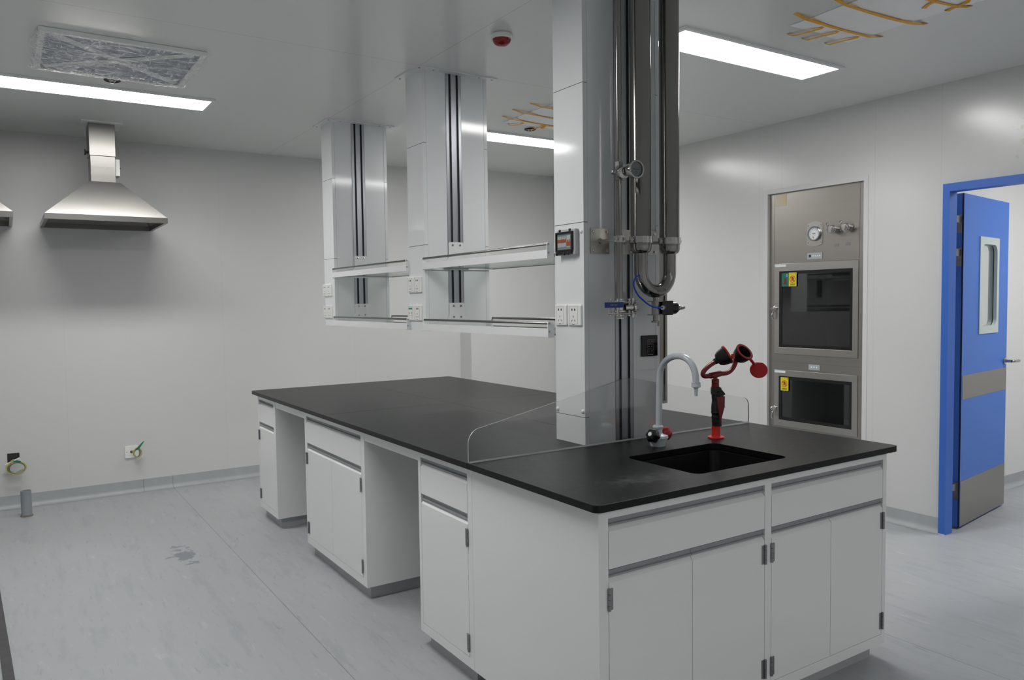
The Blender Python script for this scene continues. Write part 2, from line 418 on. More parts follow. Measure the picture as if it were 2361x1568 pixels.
# sink
sk = thing('sink_basin', 'black undermounted rectangular sink basin in the near end of the worktop', 'sink', ((SX0+SX1)/2, (SY0+SY1)/2, .62))
def rloop(inset, z, r): 
    return [(x, y, z) for x, y in rr((SX0+SX1)/2, (SY0+SY1)/2, SX1-SX0-2*inset, SY1-SY0-2*inset, r)]
bm = nb()
rings(bm, [rloop(-.02, .827, .05), rloop(-.004, .827, .038), rloop(0.004, .822, .035), rloop(.012, .70, .04), rloop(.02, .65, .05), rloop(.06, .636, .03), rloop(.2, .632, .01)], cap=False)
bm.faces.new([v for v in bm.verts if abs(v.co.z-.632) < 1e-4][::-1]) if False else None
rings(bm, [rloop(-.02, .827, .05), rloop(-.02, .815, .05), rloop(-.004, .70, .05), rloop(.0, .64, .05), rloop(.05, .62, .04)], cap=False)
bmesh.ops.remove_doubles(bm, verts=bm.verts, dist=1e-6)
obj('bowl', bm, M['sink'], sk, smooth=True)
bm = nb(); box(bm, .62, .90, .2, .38, .6205, .633); obj('bowl_floor', bm, M['sink'], sk)
bm = nb(); lathe(bm, [(.04, 0), (.04, .004), (.03, .006), (.0, .005)], (.76, .29, .633), (0,0,1)); obj('drain', bm, M['black'], sk, smooth=True)

# ------------------------------------------------------------------ CABINETS
ZK, ZTOP = .066, .828
def cabinet(loc, rz, width, depth, bays, label, group, blank=None, kick_in=.038, kickside=(.038,.038), openx=None):
    """bays: (u0,u1,doors,hinges) ; local x=u to the right, y=v into the cabinet, front at v=0"""
    t = thing('lab_cabinet', label, 'cabinet', loc, rz, group)
    W_ = lambda name, bm, m, p=t, **k: obj(name, bm, m, p, world=False, **k)
    bm = nb()
    box(bm, 0, .018, .0, depth, ZK, ZTOP); box(bm, width-.018, width, .0, depth, ZK, ZTOP)
    box(bm, .018, width-.018, 0.0, depth, ZK, ZK+.016)
    box(bm, .018, width-.018, depth-.018, depth, ZK+.016, ZTOP)
    # face frame
    box(bm, .018, width-.018, 0, .02, .797, ZTOP)
    box(bm, .018, width-.018, 0, .02, ZK+.016, .104)
    xs = sorted([0.018] + [b[0] for b in bays] + [b[1] for b in bays] + [width-.018])
    for i in range(0, len(xs), 2):
        if xs[i+1]-xs[i] > .002: box(bm, xs[i], xs[i+1], 0, .02, .104, .797)
    box(bm, .018, width-.018, .03, .034, .104, .797)   # liner behind doors
    W_('carcass', bm, M['cab'])
    bm = nb(); box(bm, kickside[0], width-kickside[1], kick_in, depth-kick_in, 0, ZK)
    W_('toe_kick', bm, M['kick'])
    for (u0, u1, doors, hinges) in bays:
        g = .0022
        def front(a, b, z0, z1, name):
            bm = nb()
            prism(bm, [(0, z0), (0, z1-.014), (.012, z1), (.018, z1), (.018, z0)], 'x', a, b)
            return W_(name, bm, M['cab'])
        def channel(a, b, z0, z1, par=None):
            bm = nb(); prism(bm, [(.001, z1), (.016, z1), (.016, z0+.0005), (.003, z0+.0005), (.003, z0+.006), (.0095, z0+.0075), (.0095, z1-.002), (.001, z1-.002)], 'x', a, b)
            return obj('handle_channel', bm, M['aluh'], par or t, world=False)
        d = front(u0+g, u1-g, .647, .772, 'drawer'); channel(u0+g/2, u1-g/2, .773, .797, d)
        n = len(doors)
        for i, (a, b) in enumerate(doors):
            dr = front(a+g*(1 if i == 0 else .5), b-g*(1 if i == n-1 else .5), .106, .620, 'door'); channel(a+g/2, b-g/2, .621, .645, dr)
        for (u, s) in hinges:
            for z in (.160, .558):
                bm = nb()
                for k in range(4):
                    z0 = z-.033+k*.0168
                    lathe(bm, [(.0048, 0), (.0048, .0158)], (u, -.004, z0), (0,0,1), 12)
                box(bm, min(u, u+s*.016), max(u, u+s*.016), -.0025, 0, z-.032, z+.032)
                W_('hinge', bm, M['hinge'], smooth=True)
    return t
CG = 'white lab cabinets under the island worktop'
# sink cabinet, facing the camera
cabinet((.032, .031, 0), 0, 1.451, .7195,
        [(.036, .729, [(.036, .381), (.381, .729)], [(.036, 1), (.729, -1)]),
         (.762, 1.428, [(.762, 1.098), (1.098, 1.428)], [(.762, 1), (1.428, -1)])],
        'wide white lab cabinet under the sink, with two drawers and four doors', CG, kickside=(.030, .030), kick_in=.044)
# the side facing the hoods
def side_cab(y0, y1, bays, label):
    # local u=0 at the far end (left as seen)
    return cabinet((.032, y1, 0), -PI/2, y1-y0, 1.451, bays, label, CG, kickside=(.03, .03), kick_in=.03)
side_cab(.7515, 1.190, [(1.190-1.168, 1.190-.785, [(1.190-1.168, 1.190-.785)], [(1.190-.785, -1)])], 'narrow white lab cabinet with one door, next to the blank side of the sink cabinet')
side_cab(1.762, 2.632, [(2.632-2.6, 2.632-1.806, [(2.632-2.6, 2.632-2.213), (2.632-2.213, 2.632-1.806)], [(2.632-2.6, 1), (2.632-1.806, -1)])], 'white double-door lab cabinet standing between the two knee holes')
side_cab(3.203, 3.602, [(3.602-3.575, 3.602-3.242, [(3.602-3.575, 3.602-3.242)], [(3.602-3.575, 1)])], 'narrow white lab cabinet with one door at the far end of the island')
for y0, y1, lb in ((1.1905, 1.7615, 'white rail under the worktop over the nearer knee hole'), (2.6325, 3.2025, 'white rail under the worktop over the farther knee hole')):
    bm = nb(); box(bm, .034, .052, y0, y1, .778, ZTOP); box(bm, .052, .4, y0, y0+.02, .80, ZTOP); box(bm, .052, .4, y1-.02, y1, .80, ZTOP)
    tag(obj('apron_rail', bm, M['cab']), lb, 'rail', 'rails over the knee holes')

# ------------------------------------------------------------------ COLUMNS
def column(x0, x1, yf, yb, zb, seams, label, rail_x, rails_z, name='service_column', slots=None):
    t = thing(name, label, 'column', ((x0+x1)/2, (yf+yb)/2, zb), 0, 'white service columns over the island')
    zt = HC-.001
    obj('core', box(nb(), x0+.003, x1-.003, yf+.003, yb-.003, zb+.002, zt), M['core'], t)
    zs = [zb] + seams + [zt]; g = .0012
    tw = (x1-x0)*.052
    for k in range(len(zs)-1):
        a, b = zs[k]+(g if k else 0), zs[k+1]-(g if k < len(zs)-2 else 0)
        # side cover wraps round the corner: an L/U profile
        for s in (0, 1):
            X = (lambda v: x0+v) if s == 0 else (lambda v: x1-v)
            pts = [(X(0), yf), (X(tw), yf), (X(tw), yf+.0028), (X(.0028), yf+.0028), (X(.0028), yb-.0028), (X(tw), yb-.0028), (X(tw), yb), (X(0), yb)]
            obj('side_cover', prism(nb(), pts, 'z', a, b), M['col'], t)
    r0, r1 = rail_x
    for s in (0, 1):
        a, b = (x0+tw+g, r0-.0008) if s == 0 else (r1+.0008, x1-tw-g)
        obj('front_panel', box(nb(), a, b, yf+.0006, yf+.0029, zb, zt), M['col'], t)
    bm = nb(); box(bm, x0+tw+g, x1-tw-g, yb-.0029, yb-.0006, zb, zt); obj('back_panel', bm, M['col'], t)
    w = r1-r0
    bm = nb()
    ss = slots or [(r0+w*.19, r0+w*.33), (r0+w*.67, r0+w*.81)]
    for a, b in rails_z:
        bm = nb()
        box(bm, r0, ss[0][0], yf-.0004, yf+.0029, a, b); box(bm, ss[0][1], ss[1][0], yf-.0004, yf+.0029, a, b); box(bm, ss[1][1], r1, yf-.0004, yf+.0029, a, b)
        for u in (r0+.0, ss[0][0]-.002, ss[0][1], ss[1][0]-.004, ss[1][1], r1-.002): box(bm, u, u+.002, yf-.0016, yf, a, b)
        obj('mounting_rail', bm, M['alu'], t)
    if rails_z[0][0] > zb+.05: obj('lower_filler', box(nb(), r0, r1, yf+.0006, yf+.0029, zb, rails_z[0][0]), M['col'], t)
    bm = nb()
    for (a, b) in ss:
        for z0, z1 in rails_z: box(bm, a, b, yf+.002, yf+.0031, z0, z1)
    obj('rail_slots', bm, M['slot'], t, label='black slots of the mounting rail')
    return t, ss
cA, ssA = column(.548, .955, .733, .925, ZT+.0005, [.962, 1.738, 2.281], 'white floor-to-ceiling service column rising from the worktop, carrying the steel pipes', (.708, .805), [(ZT+.001, HC-.001)], slots=[(.7265, .7395), (.7735, .7865)])
FL = .0
def flange(t, x0, x1, y0, y1, e=.045):
    bm = nb(); plate(bm, rect(x0-e, x1+e, y0-e, y1+e), [rect(x0+.001, x1-.001, y0+.001, y1-.001)], 'z', HC-.006, HC-.0005)
    f = obj('ceiling_flange', bm, M['col'], t)
    bm = nb()
    for x in (x0-e*.5, x1+e*.5):
        for y in (y0-e*.5, y1+e*.5): lathe(bm, [(.006, 0), (.005, .003), (.001, .004)], (x, y, HC-.006), (0,0,-1), 10)
    for x in (x0+.06, x1-.06): lathe(bm, [(.005, 0), (.004, .003), (.001, .004)], (x, y0-e*.5, HC-.006), (0,0,-1), 10)
    obj('flange_screws', bm, M['hinge'], f)
cB, ssB = column(.5295, .9335, 2.073, 2.268, 1.275, [1.738, 2.281], 'white ceiling-hung service column, second from the front, with two rows of sockets', (.673, .768), [(1.425, HC-.001)])
cC, ssC = column(.5295, .9335, 3.434, 3.629, 1.275, [1.738, 2.281], 'white ceiling-hung service column farthest from the camera', (.673, .768), [(1.425, HC-.001)])
flange(cB, .5295, .9335, 2.073, 2.268); flange(cC, .5295, .9335, 3.434, 3.629); flange(cA, .548, .955, .733, .925)
# white shelf brackets on the rails
def bracket(t, yf, z_top, z_bot, flare):
    cx = .7205
    pts = [(cx-.046, z_top-.006), (cx-.040, z_top), (cx+.040, z_top), (cx+.046, z_top-.006), (cx+.046, z_bot+.07), (cx+.046+flare, z_bot+.02), (cx+.046+flare, z_bot), (cx-.046-flare, z_bot), (cx-.046-flare, z_bot+.02), (cx-.046, z_bot+.07)]
    b = obj('shelf_bracket', plate(nb(), pts, [], 'y', yf-.006, yf-.0018), M['white'], t)
    bm = nb()
    for z in (z_top-.016, z_bot+.045 if z_top > 1.6 else z_bot+.06):
        for x in (.6985, .7445): lathe(bm, [(.0055, 0), (.005, .003), (.002, .005), (.0, .005)], (x, yf-.006, z), (0,-1,0), 12)
    obj('screws', bm, M['steel'], b, smooth=True)
for t, yf in ((cB, 2.073), (cC, 3.434)):
    bracket(t, yf, 1.757, 1.605, .03); bracket(t, yf, 1.4245, 1.288, .03)
# white caps on the near column
bm = nb()
for (y, z) in ((.741, 1.703), (.739, .986), (.918, .979)): lathe(bm, [(.0085, 0), (.0085, .003), (.006, .006), (.001, .0075)], (.548, y+.006 if y < .9 else y-.004, z), (-1,0,0), 16)
obj('cover_caps', bm, M['plastic'], cA, smooth=True)
# shallow open side tray at the right of the near column
bm = nb(); box(bm, .957, 1.046, .885, .889, .975, 1.715); box(bm, .957, 1.046, .780, .885, .975, .979); box(bm, 1.042, 1.046, .780, .885, .979, 1.711); box(bm, .957, 1.046, .780, .885, 1.711, 1.715)
box(bm, 1.034, 1.042, .780, .783, .979, 1.711); box(bm, .957, 1.034, .780, .783, .979, .987); box(bm, .957, 1.034, .780, .783, 1.703, 1.711)
obj('side_tray', bm, M['sat'], cA)
obj('side_tray_cover', box(nb(), .957, 1.034, .786, .789, .987, 1.703), M['sat'], cA)
obj('side_tab', box(nb(), .9345, .9565, .7305, .7328, 1.712, 1.7375), M['plastic'], cA, label='bright white tab')

# ------------------------------------------------------------------ SHELVES
def shelf(x0, x1, y0, y1, z, label, upper):
    t = thing('glass_shelf', label, 'shelf', ((x0+x1)/2, (y0+y1)/2, z), 0, 'glass shelves between the columns')
    # z = bottom of the end cap
    for s, X in ((1, x0), (-1, x1)):
        bm = nb(); pts = [(X, z+.004), (X+s*.003, z+.004), (X+s*.003, z+.014), (X, z+.014)] if s < 0 else [(X, z), (X+s*.004, z), (X+s*.004, z+.031), (X+s*.03, z+.031), (X+s*.03, z+.034), (X, z+.034)]
        prism(bm, pts, 'y', y0+.004, y1-.004); obj('edge_channel', bm, M['white'] if s > 0 else M['edged'], t)
        bm = nb(); cyl(bm, (X+s*.006, y0+.004, z+.057), (X+s*.006, y1-.004, z+.057), .0062, seg=14); obj('guard_rail', bm, M['pipe'], t, smooth=True)
        for Y0, Y1 in ((y0, y0+.004), (y1-.004, y1)):
            bm = nb(); prism(bm, [(X, z-.003), (X, z+.06), (X+s*.004, z+.065), (X+s*.012, z+.065), (X+s*.034, z+.05), (X+s*.034, z-.003)] if s > 0 else [(X, z+.004), (X, z+.064), (X-.008, z+.064), (X-.028, z+.004)], 'y', Y0, Y1)
            c = obj('end_cap', bm, M['white'], t)
        bm = nb()
        for zz in ((.057, .022) if s > 0 else (.057,)): lathe(bm, [(.004, 0), (.0035, .002), (.001, .003)], (X+s*.007, y0, z+zz), (0,-1,0), 10)
        obj('screws', bm, M['hinge'], t)
    bm = nb(); box(bm, x0+.006, x1-.006, y0+.005, y1-.005, z+.006, z+.012); p = obj('glass_pane', bm, M['shelfglass'], t)
    bm = nb(); box(bm, x0+.006, x1-.006, y1-.0049, y1-.0042, z+.0058, z+.0122); box(bm, x0+.006, x1-.006, y0+.0042, y0+.0049, z+.0058, z+.0122); obj('pane_edge', bm, M['edged'], p)
    return t
SX, SXR = .510, .952
s1 = shelf(SX, SXR, .9265, 2.066, 1.606, 'upper glass shelf with steel rail between the near column and the middle column', True)
shelf(SX, SXR, .9265, 2.066, 1.279, 'lower glass shelf with steel rail between the near column and the middle column', False)
shelf(SX, SXR, 2.2695, 3.427, 1.606, 'upper glass shelf with steel rail between the middle column and the farthest column', True)
shelf(SX, SXR, 2.2695, 3.427, 1.279, 'lower glass shelf with steel rail between the middle column and the farthest column', False)

# ------------------------------------------------------------------ SOCKETS
SG = 'white wall sockets on the columns'
def socket(xf, y0, y1, z0, z1, label, style):
    """on a face looking to -X"""
    cy, cz = (y0+y1)/2, (z0+z1)/2; w, h = y1-y0, z1-z0
    t = thing('power_socket', label, 'socket', (xf, cy, cz), 0, SG)
    bm = nb(); loops = []
    for ins, x in ((0, 0), (0, -.006), (.0025, -.0085)): loops.append([(xf+x-.0003, a, b) for a, b in rr(cy, cz, w-2*ins, h-2*ins, .006)])
    rings(bm, loops); obj('plate', bm, M['plastic'], t, smooth=True)
    bm = nb(); plate(bm, rr(cy+.004, cz, w*.66, h*.84, .003), [rr(cy+.004, cz, w*.66-.002, h*.84-.002, .002)], 'x', xf-.0095, xf-.0086); obj('inner_rim', bm, M['pgrey'], t)
    bm = nb(); X0, X1 = xf-.0098, xf-.0087
    def s(y, z, a, b, ang=0):
        ca, sa = math.cos(ang), math.sin(ang)
        pts = [(cy+y+u*ca-v*sa, cz+z+u*sa+v*ca) for u, v in ((-a,-b),(a,-b),(a,b),(-a,b))]
        prism(bm, pts, 'x', X0, X1)
    if style == 'std':
        for q in (-.009, .009): s(q+.004, h*.26, .0028, .0042)
        s(.004, -.006, .0009, .004); s(-.005, -h*.26, .0009, .004, -.45); s(.013, -h*.26, .0009, .004, .45); s(.004, -h*.43, .006, .0008)
    else:
        for q in (-.008, .010): s(q, -.002, .0013, .005); s(q, -.016, .0009, .003)
    obj('pin_holes', bm, M['dotd'], t)
    if style == 'usb':
        bm = nb(); box(bm, X0, X1, cy-.020, cy+.024, cz+h*.22, cz+h*.32); obj('green_strip', bm, M['green'], t)
    return t
socket(.548, .839, .917, 1.328, 1.413, 'white socket on the near column, the left one of the pair', 'std')
socket(.548, .745, .831, 1.328, 1.413, 'white socket on the near column, the right one of the pair', 'std')
A = .5295
socket(A, 2.199, 2.279, 1.483, 1.571, 'white socket on the middle column, upper pair, left one', 'std')
socket(A, 2.109, 2.196, 1.483, 1.571, 'white socket on the middle column, upper pair, right one', 'std')
socket(A, 2.201, 2.281, 1.329, 1.416, 'white socket with a green strip on the middle column', 'usb')
socket(A, 2.111, 2.198, 1.329, 1.416, 'white socket right of the green-striped one on the middle column', 'std')
socket(A, 3.568, 3.652, 1.478, 1.564, 'white socket on the farthest column, upper pair, left one', 'std')
socket(A, 3.484, 3.565, 1.478, 1.564, 'white socket on the farthest column, upper pair, right one', 'std')
socket(A, 3.570, 3.653, 1.326, 1.414, 'white socket on the farthest column, lower pair, left one', 'std')
socket(A, 3.486, 3.567, 1.326, 1.414, 'white socket on the farthest column, lower pair, right one', 'std')

# breaker box on the near column
t = thing('breaker_box', 'small grey breaker box with clear hinged cover and orange switches on the near column', 'breaker box', (.548, .84, 1.66))
bm = nb(); box(bm, .508, .5475, .765, .905, 1.612, 1.715); obj('housing', bm, M['pgrey'], t, bevel=.006)
bm = nb(); plate(bm, rect(.778, .905, 1.628, 1.705), [rect(.786, .897, 1.634, 1.699)], 'x', .492, .5075); cf = obj('cover_frame', bm, M['black'], t)
bm = nb(); box(bm, .494, .497, .786, .897, 1.634, 1.699); obj('cover_window', bm, M['smoke'], cf)
bm = nb(); box(bm, .503, .5078, .7865, .8965, 1.6345, 1.6985); obj('breaker_bay', bm, M['pgrey'], t)
for k in range(4):
    y = .884-k*.016
    s = obj('breaker', box(nb(), .500, .5035, y-.007, y+.007, 1.645, 1.688), M['plastic'], t)
    bm = nb(); prism(bm, [(.4995, 1.662), (.498, 1.666), (.498, 1.673), (.4995, 1.676)], 'y', y-.0065, y+.0065); obj('switch', bm, M['orange'], s)
s = obj('breaker', box(nb(), .499, .5035, .795, .823, 1.642, 1.69), M['plastic'], t)
bm = nb(); box(bm, .4975, .499, .796, .822, 1.648, 1.664); box(bm, .4975, .499, .799, .806, 1.664, 1.674); box(bm, .4975, .499, .812, .819, 1.664, 1.672); obj('switch', bm, M['orange'], s)
bm = nb()
for y in (.80, .806, .876, .882): cyl(bm, (.505, y-.002, 1.712), (.505, y+.003, 1.712), .005, seg=10)
obj('cover_hinges', bm, M['black'], t)
bm = nb(); 
for y in (.90, .842, .81): lathe(bm, [(.007, 0), (.0065, .012), (.003, .014)], (.505, y, 1.618), (-1,0,0), 12)
box(bm, .495, .507, .785, .905, 1.6155, 1.6275)
obj('cover_latch', bm, M['black'], t)
t.scale = (.5, .87, 1); t.location.y = .827

# touch panel on the near column
t = thing('touch_panel', 'black glass touch switch panel with three outlined keys on the near column', 'switch panel', (.889, .733, 1.236))
bm = nb(); box(bm, .846, .934, .725, .7325, 1.191, 1.279); obj('panel_body', bm, M['black'], t, bevel=.002)
bm = nb(); box(bm, .848, .9335, .7235, .725, 1.192, 1.278); obj('panel_glass', mat and bm, mat('black_glass', (8, 8, 9), .08), t)
for k, z in enumerate((1.254, 1.233, 1.2125)):
    bm = nb(); plate(bm, rr(.894, z, .036, .0165, .002), [rr(.894, z, .0345, .015, .0015)], 'y', .7229, .7234)
    kk = obj('key_outline', bm, M['glyph'], t)
    bm = nb()
    if k < 2: plate(bm, circ(.885, z, .0022, 12), [], 'y', .7229, .7234)
    else: plate(bm, circ(.885, z, .0036, 16), [circ(.885, z, .0030, 16)], 'y', .7229, .7234)
    for x in (.897, .9035):
        plate(bm, rect(x-.002, x+.002, z+.0012, z+.002), [], 'y', .7229, .7234); plate(bm, rect(x-.0004, x+.0004, z-.003, z+.003), [], 'y', .7229, .7234)
        plate(bm, rect(x-.0018, x+.0018, z-.002, z-.0014), [], 'y', .7229, .7234)
    obj('key_symbols', bm, M['glyph'], kk)
bm = nb(); plate(bm, circ(.880, 1.1985, .0024, 12), [circ(.880, 1.1985, .0012, 8)], 'y', .7229, .7234)
for k in range(7): plate(bm, rect(.884+k*.0035, .8865+k*.0035, 1.197, 1.2), [], 'y', .7229, .7234)
obj('logo_mark', bm, M['glyph'], t)

# ------------------------------------------------------------------ PIPES on the near column
PY = .62
def arm(t, cx, pr_, zc, rtube, plate_x):
    """wall plate, rod and clamp of one pipe"""
    bm = nb(); box(bm, plate_x[0], plate_x[1], .7285, .7315, zc-.05, zc+.05); p = obj('wall_plate', bm, M['satd'], t, bevel=.0006)
    bm = nb()
    for x in (plate_x[0]+.014, plate_x[1]-.014):
        for z in (zc-.037, zc+.037): lathe(bm, [(.0065, 0), (.006, .003), (.003, .0045), (.0, .004)], (x, .7285, z), (0,-1,0), 12)
    obj('bolts', bm, M['steel'], p, smooth=True)
    px = (plate_x[0]+plate_x[1])/2
    bm = nb(); cyl(bm, (px, .7285, zc), (cx, PY+rtube+.002, zc-.003), .0065); lathe(bm, [(.011, 0), (.009, .006)], (px, .7285, zc), (0,-1,0)); obj('support_rod', bm, M['steel'], t, smooth=True)
    bm = nb(); z0 = zc-.013
    lathe(bm, [(rtube+.0006, 0), (rtube+.0035, 0), (rtube+.0035, .026), (rtube+.0006, .026)], (cx, PY, z0), (0,0,1), 36, cap=False)
    c = obj('pipe_clamp', bm, M['steel'], t, smooth=True)
    bm = nb()
    for s in (-1, 1):
        x = cx+s*(rtube+.010); box(bm, min(cx+s*(rtube+.002), x+s*.006), max(cx+s*(rtube+.002), x+s*.006), PY-.004, PY+.004, z0+.002, z0+.024)
        lathe(bm, [(.006, 0), (.006, .006), (.003, .0065), (.003, .010)], (x, PY-.004, z0+.013), (0,-1,0), 6)
    obj('clamp_bolts', bm, M['steel'], c)
# thin pipe with gauge and ball valve
t = thing('steam_pipe', 'thin polished steel pipe with a round gauge and a blue-handled valve on the near column', 'pipe', (.636, PY, 1.36))
bm = nb(); cyl(bm, (.634, PY, 1.43), (.634, PY, HC), .0117, seg=20); obj('riser', bm, M['pipe'], t, smooth=True)
arm(t, .634, 0, 1.665, .0117, (.580, .676))
# gauge: tee, clamp, gauge
zg = 1.92
bm = nb(); cyl(bm, (.634, PY, zg-.03), (.634, PY, zg+.03), .015); cyl(bm, (.634, PY, zg), (.628, PY-.05, zg), .012); obj('tee', bm, M['pipe'], t, smooth=True)
bm = nb(); d = Vector((-.12, -1, 0)).normalized()
lathe(bm, [(.014, 0), (.025, .001), (.027, .006), (.027, .012), (.022, .016), (.015, .018), (.015, .03)], (.631, PY-.022, zg), d, 28); cl = obj('clamp_ring', bm, M['steel'], t, smooth=True)
bm = nb(); cyl(bm, (.612, .585, zg+.03), (.585, .59, zg-.005), .006); lathe(bm, [(.009, 0), (.011, .008), (.007, .016)], (.583, .588, zg+.0), (-.5, -.1, -.8), 10); box(bm, .598, .618, .58, .60, zg+.015, zg+.035); obj('wing_nut', bm, M['hinge'], cl, smooth=True)
gc = Vector((.646, .548, zg+.002)); gd = Vector((-.06, -1, -.03)).normalized()
bm = nb(); lathe(bm, [(.012, -.035), (.012, -.02), (.030, -.016), (.032, -.010), (.032, .012), (.0345, .013), (.0345, .018), (.0285, .018), (.0275, .013)], gc, gd, 36, cap=False)
gb = obj('gauge', bm, M['steel'], t, smooth=True)
bm = nb(); lathe(bm, [(.0275, .0), (.0275, .0125)], gc, gd, 32); obj('dial', bm, M['faceg'], gb)
u, w = frame_for(gd)
hx = Vector((gd.y, -gd.x, 0)).normalized(); hz = Vector((0,0,1))
bm = nb()
def gbar(a, b, wd, col=None):
    P = [gc+gd*.0129 + hx*p[0] + hz*p[1] for p in (a, b)]; n = (P[1]-P[0]).normalized().cross(gd)*wd
    vs = [bm.verts.new(q) for q in (P[0]-n, P[0]+n, P[1]+n, P[1]-n)]; bm.faces.new(vs)
gbar((-.014, 0), (.016, .0005), .0009)
for k in range(13):
    a = math.radians(-40+k*260/12); gbar((.019*math.cos(a), .019*math.sin(a)), (.022*math.cos(a), .022*math.sin(a)), .0005)
gbar((-.004, -.008), (-.001, -.008), .001); gbar((.002, -.008), (.005, -.008), .001); gbar((-.003, -.015), (.003, -.015), .001)
obj('needle_and_scale', bm, M['dotd'], gb)
# valve
bm = nb(); lathe(bm, [(.014, 0), (.014, .006), (.024, .008), (.024, .014), (.016, .016), (.017, .03), (.016, .044), (.024, .046), (.024, .052), (.012, .054), (.012, .07), (.017, .072), (.017, .078), (.009, .078)], (.634, PY, 1.434), (0,0,-1), 24)
vb = obj('valve_body', bm, M['steel'], t, smooth=True)
for x in (.604, .664):
    for y in (.600, .640):
        bm = nb(); cyl(bm, (x, y, 1.366), (x, y, 1.434), .0035, seg=10); lathe(bm, [(.0065, 0), (.0065, .006)], (x, y, 1.366), (0,0,1), 6); lathe(bm, [(.0065, 0), (.0065, .006)], (x, y, 1.428), (0,0,1), 6); obj('flange_bolt', bm, M['steel'], vb)
bm = nb()
for z in (1.375, 1.42): box(bm, .596, .672, .592, .648, z-.003, z+.003)
obj('flange_plate', bm, M['steel'], vb, bevel=.002)
bm = nb(); cyl(bm, (.65, .61, 1.398), (.69, .60, 1.40), .014); lathe(bm, [(.020, 0), (.020, .01), (.012, .012), (.012, .02)], (.684, .602, 1.40), (1, -.25, 0), 20)
for a in (0, 60, 120, 180, 240, 300):
    A_ = math.radians(a); cyl(bm, (.688, .602+.02*math.cos(A_), 1.40+.026*math.sin(A_)), (.694, .600+.02*math.cos(A_), 1.40+.026*math.sin(A_)), .0045, seg=8)
cyl(bm, (.684, .602, 1.36), (.684, .602, 1.436), .006)
obj('side_branch', bm, M['steel'], vb, smooth=True)
bm = nb(); box(bm, .528, .622, .583, .587, 1.400, 1.421)
hd = obj('valve_handle', bm, M['bluegrip'], t, bevel=.0018, label='blue flat lever handle')
bm = nb()
for k in range(9): 
    if k != 4: box(bm, .556+k*.0038, .5584+k*.0038, .5825, .583, 1.4085, 1.412)
obj('handle_lettering', bm, M['glyph'], hd)
bm = nb(); cyl(bm, (.612, .587, 1.409), (.628, .608, 1.409), .007); obj('valve_stem', bm, M['steel'], vb, smooth=True)

# U-shaped thick pipes
t = thing('looped_steel_pipe', 'thick twin steel pipes joined by a U bend in front of the near column', 'pipe', (.824, PY, 1.34))
xb, xc = .746, .902
for x in (xb, xc):
    bm = nb(); lathe(bm, [(.026, 0), (.033, .003), (.039, .011), (.0415, .022), (.0415, .06), (.0405, .062), (.0405, HC-1.612-.0)], (x, PY, 1.612), (0,0,1), 36); obj('jacket_pipe', bm, M['pipe'], t, smooth=True)
pts = [(xb, PY, 1.62), (xb, PY, 1.58), (xb, PY, 1.545)]
R_ = (xc-xb)/2
for k in range(1, 18):
    a = PI + PI*k/18; pts.append(((xb+xc)/2+R_*math.cos(a), PY, 1.540+R_*1.0*math.sin(a)))
pts += [(xc, PY, 1.545), (xc, PY, 1.58), (xc, PY, 1.62)]
bm = nb(); tube(bm, pts, .0265, 24); ub = obj('u_bend', bm, M['pipe'], t, smooth=True)
bm = nb()
random.seed(3)
for k in range(7):
    a = math.radians(262+k*5.0); c0 = Vector(((xb+xc)/2+R_*math.cos(a), PY-.0268, 1.540+R_*math.sin(a)))
    tx = Vector((-math.sin(a), 0, math.cos(a))); tz = Vector((math.cos(a), 0, math.sin(a)))
    for (p, q) in (((-.0015, -.003), (-.0015, .003)), ((-.0015, .003 if k % 2 else -.003), (.0015, -.003 if k % 3 else .003))):
        a1 = c0+tx*p[0]+tz*p[1]; b1 = c0+tx*q[0]+tz*q[1]; cyl(bm, a1, b1, .0004, seg=5)
obj('stamped_marking', bm, M['dotd'], ub)
arm(t, xb, 0, 1.665, .0425, (.708, .806)); arm(t, xc, 0, 1.665, .0425, (.839, .937))
bm = nb(); cyl(bm, (.824, PY, 1.343), (.824, PY, 1.443), .0105); lathe(bm, [(.0105, 0), (.017, .001), (.017, .007), (.0105, .008)], (.824, PY, 1.336), (0,0,1)); cyl(bm, (.831, PY-.01, 1.322), (.831, PY-.01, 1.338), .005); obj('drain_stub', bm, M['pipe'], t, smooth=True)
bm = nb(); cyl(bm, (.824, PY, 1.369), (.824, PY, 1.421), .016); box(bm, .800, .846, .598, .642, 1.366, 1.37); box(bm, .800, .846, .598, .642, 1.42, 1.424)
v2 = obj('valve_block', bm, M['hinge'], t, smooth=False)
bm = nb(); box(bm, .8405, .900, .596, .644, 1.3655, 1.4235); lathe(bm, [(.024, 0), (.0255, .01), (.0255, .036), (.019, .048), (.010, .05), (.010, .055)], (.890, PY, 1.394), (1,-.12,0), 28)
ac = obj('valve_actuator', bm, M['black'], t, bevel=.003, label='black valve actuator')
bm = nb(); lathe(bm, [(.012, 0), (.012, .006), (.006, .009), (.006, .014), (.008, .016), (.008, .024), (.006, .034), (.001, .036)], (.942, PY-.006, 1.394), (1,-.12,0), 18); obj('actuator_tip', bm, M['steel'], ac, smooth=True)
bm = nb(); cyl(bm, (.848, .596, 1.397), (.826, .582, 1.396), .009); obj('hose_fitting', bm, M['steel'], ac, smooth=True)
bm = nb(); tube(bm, smooth_pts([(.718, .605, 1.524), (.700, .600, 1.517), (.690, .6, 1.499), (.692, .6, 1.477), (.709, .598, 1.448), (.734, .594, 1.426), (.763, .59, 1.407), (.79, .586, 1.398), (.822, .582, 1.396)]), .0034, 8); obj('air_hose', bm, M['bluetube'], t, smooth=True, label='thin blue air hose')

